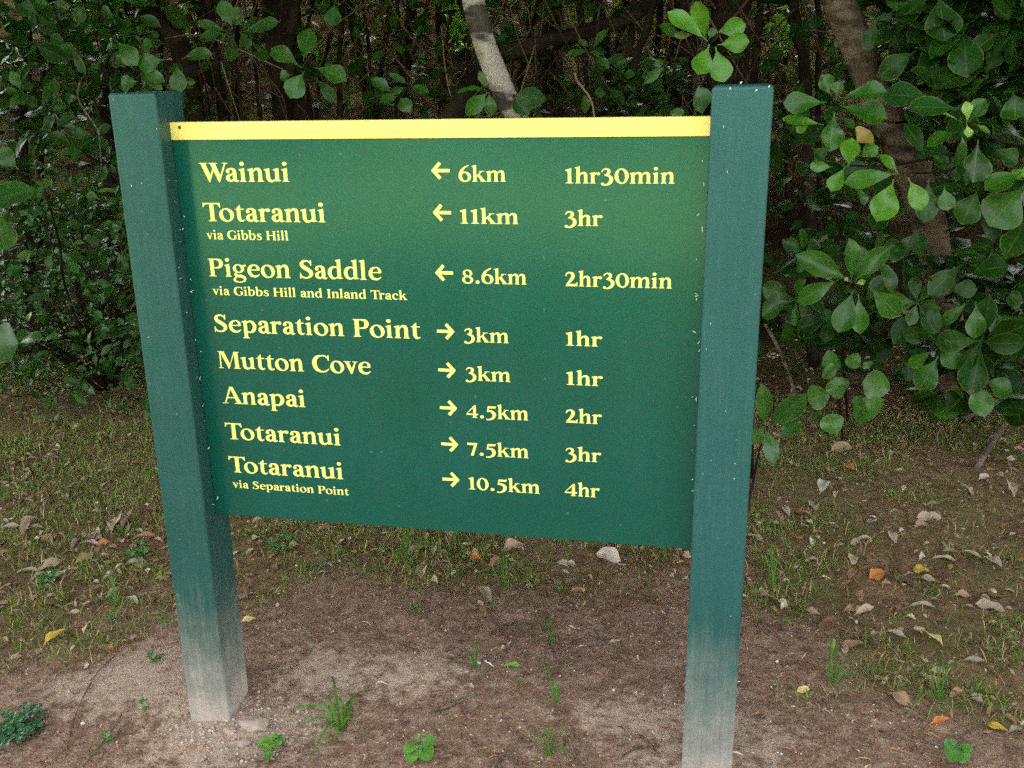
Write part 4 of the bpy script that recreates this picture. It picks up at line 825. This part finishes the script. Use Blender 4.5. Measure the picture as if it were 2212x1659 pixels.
o = link('soil_crumbs', mb.mesh('soil_crumbs', M_TINT)); tag(o, 'small crumbs of soil and white grit on the bare ground', 'grit', None, 'stuff')
# small broken leaf fragments under the grass and the trees
mb = MB()
n = 15000; x = rng.uniform(-2.8, 3.6, n); y = rng.uniform(.1, 3.4, n); k = rng.random(n) < grassy(x, y)*(.25+.9*noise2(x*2.2, y*2.2, 71)); x, y = x[k], y[k]; n = len(x)
a = rng.random(n)*2*PI; L = rng.uniform(.010, .038, n); B = np.stack([x, y, gz(x, y)+rng.uniform(.002, .012, n)], 1); T = B+np.stack([np.cos(a)*L, np.sin(a)*L, rng.normal(size=n)*.12*L], 1)
cols = np.array([(.42, .315, .225), (.30, .20, .125), (.56, .47, .37), (.36, .18, .09), (.18, .12, .08)]); ci = rng.choice(5, n, p=[.3, .27, .2, .07, .16])
leaves(mb, B, T, np.tile([0, 0, 1.], (n, 1))+rng.normal(size=(n, 3))*.25, L*rng.uniform(.25, .6, n), cols[ci]*(.75+.5*rng.random((n, 1))), 'elliptic', 5, 3, rng.uniform(-.5, .9, n), rng.uniform(-.1, .3, n), .1, .6)
o = link('leaf_litter', mb.mesh('leaf_litter', M_DRY)); tag(o, 'brown crumbling leaf litter lying in the grass and under the trees', 'leaf litter', None, 'stuff')

# --- fallen leaves one can tell apart
DRYC = {'pale': (.46, .36, .275), 'white': (.52, .45, .375), 'tan': (.36, .245, .155), 'brown': (.18, .11, .07), 'orange': (.50, .20, .07), 'yellow': (.52, .38, .07), 'straw': (.58, .50, .22), 'green': (.16, .33, .06), 'pink': (.38, .22, .15), 'grey': (.34, .28, .22)}
def fallen_leaf(px, py, Lpx, wr, ang, col, label, group=None, curl=.5, name='fallen_leaf', shape='elliptic', arch=.10):
    c = at_g(px, py, .006); L = Lpx*np.linalg.norm(c-CAM)/FPX*.95
    a = math.radians(ang)                       # direction in the picture, turned into a direction on the ground
    p2 = at_g(px+math.cos(a)*10, py-math.sin(a)*10, .006); d = nrm(p2-c)
    if abs(math.sin(a)) > .5: L *= 1.35
    d = nrm(d+np.array([0, 0, rng.uniform(-.05, .25)]))
    mb = MB(); leaves(mb, [c-d*L/2], [c+d*L/2], [np.array([0, -.15, 1.])+rng.normal(size=3)*.18], L*wr, jitter(DRYC[col], 1, .12, .05), shape, 11, 7, curl*.75, arch, .10, .7)
    V = np.vstack(mb.V); V[:, 2] += np.maximum(0, (gz(V[:, 0], V[:, 1])+.0025-V[:, 2]).max()); mb.V = [V]
    return solo(name, mb, M_DRY, label, 'leaf', group)
FL = [(1107, 1188, 70, .5, 20, 'pale', 'large pale curled dry leaf lying under the middle of the board', .7), (1311, 1207, 74, .5, -15, 'white', 'big whitish crumpled dry leaf under the right half of the board', .6),
 (1026, 1204, 30, .75, 10, 'orange', 'small square orange-brown leaf piece left of the large pale leaf', .2), (1217, 1222, 52, .3, -8, 'pale', 'thin bent pale leaf between the large pale leaf and the whitish leaf', .9),
 (913, 1240, 66, .28, 78, 'pale', 'upright twisted pale leaf strip in the grass under the board', .8), (936, 1258, 34, .35, -40, 'pale', 'small curled pale leaf touching the twisted strip', .9),
 (1048, 1283, 62, .28, -55, 'pale', 'long narrow pale leaf slanting on the soil beneath the board', .7), (1036, 1307, 26, .45, -45, 'white', 'small whitish leaf just below the slanting narrow leaf', .5),
 (1246, 1276, 40, .35, 5, 'pink', 'pinkish flat leaf on the bare soil under the board', .4), (1254, 1314, 30, .6, 70, 'pale', 'small pale leaf standing on edge on the soil', .9), (1326, 1389, 30, .35, 8, 'pale', 'little pale folded leaf near the right post on bare soil', .5),
 (1105, 1441, 48, .32, -6, 'green', 'fresh green fallen leaf alone on the bare soil', .4), (1086, 1399, 14, .45, 30, 'straw', 'tiny straw-coloured leaf curl above the fresh green leaf', .8), (941, 1192, 36, .4, 70, 'grey', 'greyish rolled leaf in the grass tuft under the board', .9),
 (1017, 1482, 20, .3, -40, 'pale', 'tiny pale leaf below the fresh green leaf', .6), (118, 1384, 62, .34, 25, 'yellow', 'yellow-brown curled leaf on the soil left of the left post', .9), (534, 1342, 36, .42, 5, 'straw', 'yellow leaf poking out right of the left post', .3),
 (292, 1172, 18, .8, -30, 'orange', 'bright orange leaf scrap left of the left post', .2), (222, 1200, 20, .35, 5, 'white', 'small whitish chip of leaf in the grass left of the post', .3), (108, 1224, 56, .34, 15, 'grey', 'flat grey leaf in the left grass above the curled yellow-brown leaf', .3),
 (590, 1169, 22, .5, 10, 'pink', 'small pinkish leaf below the lower left corner of the board', .4), (562, 1173, 32, .42, 20, 'tan', 'tan leaf below the lower left corner of the board', .5), (201, 1162, 24, .7, 40, 'pink', 'pale pink crumpled leaf in the left grass', .6), (101, 1166, 34, .7, -20, 'pink', 'salmon leaf piece in the grass at far left', .4),
 (62, 1142, 62, .26, 48, 'pale', 'long pale arched leaf in the grass at the left edge', .9), (24, 1140, 50, .28, -8, 'pale', 'pale narrow leaf touching the left edge of the grass', .7), (250, 1138, 46, .5, 55, 'pale', 'crumpled pale leaf left of the left post', .9), (276, 1132, 52, .3, 50, 'grey', 'grey curled leaf leaning on the crumpled pale leaf', .9),
 (240, 1398, 26, .3, -62, 'orange', 'thin orange-brown leaf on the soil left of the post', .5), (186, 1359, 24, .4, 60, 'straw', 'small straw-yellow leaf between the curled yellow leaf and the post', .5), (310, 1163, 60, .3, 5, 'pink', 'long pinkish leaf against the left side of the left post', .6),
 (1985, 1236, 42, .7, -12, 'yellow', 'mustard yellow leaf in the right-hand grass', .2), (2008, 1379, 84, .34, -28, 'straw', 'long pale yellow leaf in the right-hand grass', .3), (1777, 1057, 40, .5, 60, 'white', 'pale folded leaf in the litter right of the right post', .9), (1815, 972, 50, .6, 5, 'tan', 'broad tan leaf standing below the heart-leaved plant', .4),
 (1829, 1010, 44, .5, -20, 'orange', 'rusty red-brown leaf below the heart-leaved plant', .5), (2126, 1035, 34, .5, 10, 'white', 'whitish bent leaf near the foot of the bare stick', .9), (2183, 1056, 62, .26, -68, 'pale', 'long pale hooked leaf at the right edge under the bare stick', .9), (2086, 1060, 34, .5, -50, 'pale', 'pale leaf left of the hooked leaf under the bare stick', .6),
 (1672, 1133, 32, .5, -10, 'pale', 'pale leaf beside the right post in the grass', .5), (1698, 1104, 44, .26, -60, 'pale', 'narrow curved pale leaf right of the right post', .8), (1737, 1113, 52, .26, -15, 'tan', 'long tan arched leaf in the grass right of the right post', .8), (1847, 1174, 30, .55, 10, 'pale', 'single pale leaf in the middle of the right-hand grass', .5),
 (2098, 1198, 52, .26, -25, 'pale', 'long pale leaf in the right-hand grass above the chain of dry leaves', .7), (2140, 1220, 54, .34, -38, 'pale', 'pale dry leaf ending the slanting chain at right', .6), (1752, 1212, 36, .3, 5, 'pale', 'small pale curl in the grass beside the right post', .9), (1866, 1321, 48, .34, 12, 'pale', 'pale arched leaf above the pair of rolled leaves', .8),
 (1893, 1374, 44, .4, 5, 'pale', 'rolled pale leaf, left one of the pair by the long yellow leaf', .9), (1934, 1371, 50, .28, -18, 'grey', 'rolled grey leaf between the pale roll and the long yellow leaf', .9), (1733, 1493, 40, .36, 14, 'straw', 'cream coloured bark-like leaf on the soil right of the right post', .3), (1943, 1467, 26, .45, -15, 'white', 'little cream leaf on the edge of the right-hand soil', .4),
 (2020, 1475, 38, .6, 20, 'pink', 'pinkish pale leaf with a notch in the lower right grass', .6), (1745, 1365, 26, .4, -70, 'pale', 'pale thin leaf by the twig right of the right post', .6), (2100, 1432, 50, .22, -8, 'grey', 'narrow grey leaf in the lower right grass', .6), (2029, 1560, 44, .4, 5, 'orange', 'arched salmon-orange leaf in the lower right grass', .9),
 (2066, 1503, 44, .45, 15, 'tan', 'folded tan leaf above the salmon-orange leaf', .9), (2110, 1514, 30, .55, -30, 'pale', 'pale cupped leaf near the folded tan leaf', .8), (2146, 1574, 60, .3, -18, 'yellow', 'yellow-green decaying leaf in the bottom right corner', .3), (2196, 1580, 44, .55, 10, 'pale', 'pale broad leaf touching the right edge in the bottom right corner', .4), (2177, 1553, 36, .24, -35, 'pink', 'reddish narrow leaf above the pale broad corner leaf', .7)]
for it in FL: fallen_leaf(it[0], it[1], it[2], it[3], it[4], it[5], it[6], None, it[7])
# the rest of the dry leaves: look-alikes
def proto_leaf(col, wr, curl, arch):
    mb = MB(); leaves(mb, [(-.5, 0, 0)], [(.5, 0, 0)], [(0, 0, 1)], wr, DRYC[col], 'elliptic', 9, 5, curl, arch, .12, .8)
    V = np.vstack(mb.V); V[:, 2] -= V[:, 2].min(); mb.V = [V]; return mb.mesh('fallen_leaf', M_DRY)
PROTO = [proto_leaf(*a) for a in (('pale', .3, .6, .1), ('pale', .46, .3, .05), ('grey', .24, .8, .12), ('tan', .36, .4, .1), ('brown', .46, .3, .05), ('white', .3, .6, .15), ('pink', .4, .35, .1), ('grey', .45, .4, .05), ('tan', .2, .8, .15), ('orange', .5, .3, .05))]
PWT = [.12, .09, .16, .19, .19, .03, .06, .07, .08, .01]
cnt = 0
while cnt < 170:
    left = rng.random() < .36
    px, py = (rng.uniform(0, 345), rng.uniform(905, 1310)) if left else (rng.uniform(1590, 2212), rng.uniform(960, 1560))
    if not left and rng.random() < .12: px, py = rng.uniform(520, 1480), rng.uniform(1110, 1240)
    c = at_g(px, py)
    if rng.random() > grassy(c[0], c[1])*sstep(.3, .6, noise2(c[0]*3.1, c[1]*3.1, 91)): continue
    o = link('fallen_leaf', PROTO[rng.choice(10, p=PWT)]); s = rng.uniform(.032, .085); o.scale = (s, s*rng.uniform(.8, 1.2), s)
    o.location = (c[0], c[1], c[2]+.003); o.rotation_euler = (rng.normal()*.15, rng.normal()*.12, rng.uniform(0, 6.28))
    side = 'left of the left post' if c[0] < -.05 else ('right of the right post' if c[0] > 1.1 else 'below the board between the posts')
    tag(o, 'small dry curled leaf scattered in the grass '+side, 'leaf', 'small dry leaves '+side); cnt += 1

# --- twigs and sticks
def stick(pts_px, r, label, name='twig', group=None, m=None, lift=.004, r1=None):
    P = [at_g(px, py, lift+r) for px, py in pts_px]; mb = MB(); tube(mb, P, r, r1 or r*.6, 6, 6, .15)
    return solo(name, mb, m or M_TWIG, label, 'twig', group)
for i, (pp, r, lb) in enumerate([([(248, 1416), (205, 1460), (165, 1540), (140, 1640)], .0018, 'dark curved rootlet on the soil left of the left post'), ([(262, 1545), (225, 1600), (180, 1655)], .003, 'thick dark root line running to the bottom edge, lower left'),
    ([(1020, 1290), (1045, 1310), (1080, 1370)], .0022, 'thin bent twig beside the slanting narrow leaf'), ([(1085, 1365), (1115, 1345), (1112, 1385), (1060, 1430)], .003, 'dark forked twig above the fresh green leaf'), ([(1155, 1325), (1175, 1375), (1210, 1440)], .002, 'long thin twig running down the middle of the soil'),
    ([(1205, 1410), (1250, 1385), (1310, 1380)], .0025, 'dark twig pointing to the right post'), ([(1185, 1465), (1215, 1440), (1255, 1425)], .003, 'short dark twig below the one pointing to the right post'), ([(1065, 1659), (1080, 1635), (1090, 1630), (1120, 1650)], .004, 'pale bent stick at the bottom edge'),
    ([(1228, 1590), (1240, 1625), (1262, 1659)], .003, 'brown twig near the bottom edge left of the right post'), ([(1335, 1640), (1370, 1618), (1425, 1610)], .0025, 'dark thread-like twig on the pale soil by the right post'), ([(1385, 1590), (1410, 1615), (1425, 1635)], .004, 'short straight stick on the pale soil by the right post'),
    ([(560, 1446), (590, 1441), (618, 1434)], .0035, 'pale broken stick right of the left post'), ([(660, 1222), (700, 1217), (728, 1213)], .006, 'grey bark strip in the grass under the board'), ([(940, 1535), (985, 1518), (1030, 1500)], .005, 'pale decayed stick on the soil left of centre'),
    ([(882, 1289), (897, 1290)], .003, 'cream wood chip on the soil under the board'), ([(1640, 1340), (1660, 1358), (1688, 1380)], .003, 'pale twig at the right side of the right post'), ([(15, 1455), (40, 1440), (62, 1430)], .003, 'pale thin twig at the left edge of the soil'),
    ([(2000, 1545), (1975, 1530), (1940, 1505)], .003, 'light twig in the lower right grass'), ([(2065, 1595), (2100, 1575), (2120, 1565)], .0025, 'straw-coloured stalk in the bottom right corner'), ([(2040, 1612), (2010, 1602), (1988, 1588)], .004, 'brown twig left of the bottom right green plant'),
    ([(745, 1365), (830, 1385), (900, 1402)], .0018, 'long thin pale stem lying across the soil left of centre'), ([(1120, 1272), (1165, 1262), (1230, 1268)], .0018, 'fine arched stem below the grass under the board'), ([(960, 1420), (1000, 1418), (1020, 1412)], .0022, 'dark short twig left of the fresh green leaf')]):
    stick(pp, r, lb)
mb = MB(); a0 = at_g(2105, 1010); a0[2] -= .02
tube(mb, [a0, at(2160, 930, 1.78), at(2225, 838, 1.7), at(2300, 740, 1.65)], .011, .009, 8, 6, .12, pw=1.)
solo('bare_stick', mb, M_TWIG, 'bare brown stick leaning out of the ground at the right edge', 'stick')
mb = MB(); a0 = at_g(1716, 842); Y0 = 1.75
tube(mb, [at(1722, 870, Y0), at(1700, 795, Y0), at(1675, 740, Y0), at(1652, 700, Y0)], .008, .005, 6, 5, .1); tube(mb, [at(1688, 765, Y0), at(1672, 752, Y0-.02), at(1655, 770, Y0-.03)], .004, .002, 5, 3)
solo('dead_stem', mb, M_TWIG, 'thin dead stem slanting out from behind the right post', 'stick')
mb = MB(); Y0 = 1.9
tube(mb, [at(172, 178, Y0), at(168, 205, Y0), at(178, 232, Y0), at(205, 270, Y0), at(215, 300, Y0), at(222, 420, Y0+.2)], .0035, .003, 6, 6)
solo('vine_stem', mb, M_TWIG, 'thin pale vine curving down left of the left post top', 'vine')
mb = MB(); Y0 = 2.0; KX = .2893
tube(mb, [at(981+902*KX, 545*KX, Y0), at(981+920*KX, 605*KX, Y0), at(981+965*KX, 660*KX, Y0), at(981+1030*KX, 770*KX, Y0), at(981+1060*KX, 1000*KX, Y0)], .0045, .003, 6, 5, .1, (.20, .14, .095))
solo('broken_stem', mb, M_TINT, 'broken stem with a pale torn tip right of the pale trunk', 'stick')

# --- clods by the left post
def clod(px, py, rpx, label, flat=.42):
    c = at_g(px, py); r = rpx*np.linalg.norm(c-CAM)/FPX; bm = bmesh.new(); bmesh.ops.create_icosphere(bm, subdivisions=4, radius=1)
    V = np.array([v.co for v in bm.verts]); F = [[v.index for v in f_.verts] for f_ in bm.faces]; bm.free()
    s = rng.random()*9; k = 1+(noise2(V[:, 0]*1.7+s, V[:, 1]*1.7+V[:, 2], 81)-.5)*.5+(noise2(V[:, 0]*5+s, V[:, 1]*5+V[:, 2]*4, 82)-.5)*.22+(noise2(V[:, 0]*14+s, V[:, 1]*14+V[:, 2]*11, 83)-.5)*.10
    V = V*k[:, None]*r*np.array([1.1, .8, flat])+c+np.array([0, 0, r*.12])
    mb = MB(); mb.add(V, None, F, (.37, .29, .235)); return solo('soil_clod', mb, M_TINT, label, 'clod')
clod(543, 1565, 30, 'largest pale clod of dry soil against the foot of the left post'); clod(497, 1580, 13, 'lump of dry soil at the front corner of the left post'); clod(528, 1606, 15, 'flat crumbly clod below the largest clod')
clod(470, 1588, 9, 'small soil lump in front of the left post'); clod(505, 1604, 8, 'small soil lump between the corner lump and the flat clod'); clod(570, 1600, 7, 'tiny soil lump right of the flat clod')

# --- green plants on the soil
def tuft(px, py, tips, wd, label, tint=(.085, .20, .035), name='grass_tuft'):
    c = at_g(px, py); mb = MB(); m = np.linalg.norm(c-CAM)/FPX
    for it in tips:
        tx, ty, lift = it[:3]; bx = (rng.random()-.5)*.012; by = (rng.random()-.5)*.012
        g_ = at_g(tx, ty, lift); B = c+np.array([bx, by, -.005]); mid = (B+g_)/2
        h = lift+np.linalg.norm(g_-B)*.28
        P = smooth_path([B, B+(g_-B)*.35+np.array([0, 0, h]), g_], 5); P = P
        d = nrm(np.gradient(P, axis=0)); s_ = nrm(np.cross(d, [0, -.5, .85])); n_ = len(P); ww = .62*wd*m*np.sin(PI*np.linspace(.18, .99, n_))**.7
        V = np.concatenate([P-s_*ww[:, None]/2, P-np.array([0, 0, .15])*ww[:, None], P+s_*ww[:, None]/2]); i = np.arange(n_-1)
        Q = np.vstack([np.stack([i, i+1, n_+i+1, n_+i], 1), np.stack([n_+i, n_+i+1, 2*n_+i+1, 2*n_+i], 1)])
        U = np.concatenate([np.stack([np.full(n_, u_), np.linspace(0, 1, n_)], 1) for u_ in (.1, .45, .9)]); mb.add(V, Q, None, jitter(tint, 1, .25)[0], U)
    return solo(name, mb, M_GRASS, label, 'grass')
tuft(738, 1578, [(814, 1488, .012), (800, 1500, .015), (775, 1512, .02), (712, 1462, .03), (690, 1530, .015), (610, 1536, .006), (640, 1570, .006), (662, 1658, .01), (700, 1612, .01), (722, 1602, .01), (772, 1560, .015), (740, 1520, .04), (690, 1505, .02), (765, 1535, .02)], 9, 'bright green broad-bladed grass tuft on the soil right of the left post')
tuft(1797, 1482, [(1787, 1385, .05), (1793, 1400, .06), (1800, 1420, .05), (1830, 1445, .03), (1860, 1440, .03), (1850, 1455, .02), (1880, 1470, .01), (1770, 1440, .03), (1815, 1390, .05), (1840, 1470, .02)], 5, 'thin upright grass tuft on the edge of the soil right of the right post')
tuft(1090, 1270, [(1060, 1235, .03), (1075, 1225, .05), (1090, 1215, .06), (1100, 1222, .05), (1115, 1230, .04), (1010, 1255, .01), (1025, 1240, .02), (1120, 1265, .02), (1098, 1205, .06), (1068, 1215, .05)], 4, 'grass tuft under the middle of the board, below the large pale leaf')
tuft(880, 1215, [(850, 1170, .05), (865, 1165, .06), (890, 1165, .05), (905, 1180, .04), (920, 1200, .02), (845, 1195, .02), (985, 1200, .01), (960, 1185, .02), (900, 1160, .06), (830, 1205, .01)], 4, 'grass tuft under the left half of the board')
tuft(1022, 1440, [(1042, 1395, .03), (1048, 1388, .03), (1035, 1410, .03), (1010, 1460, .01), (1045, 1470, .01), (1000, 1430, .02)], 4, 'few grass blades left of the fresh green leaf')
tuft(1202, 1520, [(1185, 1465, .02), (1150, 1430, .01), (1130, 1410, .01), (1206, 1495, .03), (1200, 1480, .02), (1170, 1530, .01)], 4, 'long trailing grass stalk right of the fresh green leaf')
tuft(1188, 1630, [(1120, 1588, .012), (1150, 1605, .02), (1165, 1590, .03), (1187, 1585, .05), (1230, 1590, .03), (1250, 1650, .01), (1145, 1655, .01), (1225, 1620, .02)], 5, 'spreading grass tuft at the bottom edge left of the right post')
tuft(1665, 1270, [(1650, 1215, .05), (1660, 1200, .06), (1675, 1215, .05), (1690, 1230, .05), (1640, 1240, .03), (1700, 1260, .02), (1668, 1190, .07)], 4, 'grass tuft pressed against the right side of the right post')
tuft(2030, 1520, [(1975, 1470, .02), (1960, 1440, .02), (1990, 1430, .05), (2010, 1450, .05), (2060, 1480, .03), (2080, 1440, .03), (1950, 1560, .01), (2050, 1540, .02), (2020, 1440, .06)], 5, 'loose grass tuft above the salmon-orange leaf in the lower right')
tuft(250, 1310, [(225, 1260, .04), (240, 1255, .05), (260, 1260, .05), (275, 1280, .03), (290, 1300, .01), (215, 1290, .02), (245, 1245, .06)], 4, 'small grass tuft left of the left post')
def seedling(px, py, tips, wr, label, col=(.10, .25, .045), shape='round', name='weed_seedling', h=.02):
    tips = [(px+(tx-px)*.85, py+(ty-py)*.85, hh) for tx, ty, hh in tips]; c = at_g(px, py); mb = MB(); top = c+np.array([0, 0, h])
    tube(mb, [c-np.array([0, 0, .005]), top], .0015, .001, 5, 3, 0, col)
    for tx, ty, hh in tips:
        t = at_g(tx, ty, hh); L = np.linalg.norm(t-top); leaves(mb, [top], [t], [np.array([0, -.25, 1.])+rng.normal(size=3)*.12], L*wr, jitter(col, 1, .15), shape, 9, 5, .2, .1, .03, .2, .2)
    return solo(name, mb, M_LEAF, label, 'plant')
seedling(907, 1620, [(895, 1580, .03), (950, 1600, .03), (868, 1632, .02), (882, 1655, .012), (930, 1650, .012)], .62, 'bright green five-leaved seedling at the bottom edge left of centre')
def clover(px, py, n, Rpx, lpx, label, col=(.07, .19, .035), name='clover_patch'):
    c = at_g(px, py); m = np.linalg.norm(c-CAM)/FPX; mb = MB()
    for k in range(n):
        a = rng.random()*6.28; q = math.sqrt(rng.random())*Rpx*m; x, y = c[0]+math.cos(a)*q, c[1]+math.sin(a)*q*1.3; z = float(gz(x, y)); top = np.array([x, y, z+rng.uniform(.008, .03)])
        tube(mb, [np.array([x, y, z-.003]), top], .0008, .0006, 4, 2, 0, col); a0 = rng.random()*6
        for i in range(3):
            d = np.array([math.cos(a0+i*2.1), math.sin(a0+i*2.1), .1]); L = lpx*m*rng.uniform(.8, 1.2); leaves(mb, [top], [top+d*L], [[0, -.1, 1]], L*.95, jitter(col, 1, .25), 'obovate', 6, 5, .25, .05, .02, 0, 0.)
    return solo(name, mb, M_LEAF, label, 'plant')
clover(592, 1624, 7, 20, 14, 'little bright clover patch at the bottom right of the left post', (.14, .33, .05)); clover(584, 1650, 3, 8, 10, 'tiny clover below the clover patch', (.13, .32, .05))
clover(36, 1588, 60, 42, 13, 'dark blue-green creeping plant in the lower left corner', (.04, .13, .055), 'creeping_weed')
clover(296, 1205, 9, 20, 13, 'small weed with scalloped leaves left of the left post', (.08, .22, .05)); clover(104, 1266, 6, 16, 14, 'small green weed in the left grass below the flat grey leaf'); clover(240, 1351, 3, 7, 8, 'tiny weed on the soil between the yellow leaf and the left post'); clover(350, 1357, 4, 18, 9, 'two tiny weeds against the left side of the left post'); clover(337, 1433, 5, 10, 9, 'tiny weed sprout left of the lower left post')
clover(1184, 1370, 4, 12, 9, 'small clover right of the forked twig'); clover(895, 1324, 3, 6, 9, 'tiny clover below the cream wood chip'); clover(1212, 1278, 3, 8, 9, 'tiny clover left of the pinkish flat leaf', (.12, .32, .05)); clover(1195, 1395, 4, 10, 9, 'clover sprout beside the long thin twig'); clover(1123, 1487, 1, 1, 8, 'tiny clover below the fresh green leaf')
clover(612, 1185, 16, 26, 12, 'clover patch below the lower left corner of the board'); clover(310, 1540, 3, 14, 9, 'tiny sprout on the pale soil left of the left post'); clover(233, 1607, 2, 5, 10, 'tiny sprout near the bottom edge left of the left post')
seedling(2068, 1625, [(2035, 1610, .03), (2072, 1598, .04), (2105, 1625, .03), (2050, 1650, .015), (2080, 1655, .015), (2045, 1600, .03), (2095, 1640, .015)], .6, 'leafy green weed in the bottom right corner', (.085, .25, .05), 'obovate')
print('objects', len(bpy.data.objects), 'polys', sum(len(o.data.polygons) for o in bpy.data.objects if o.type == 'MESH'))
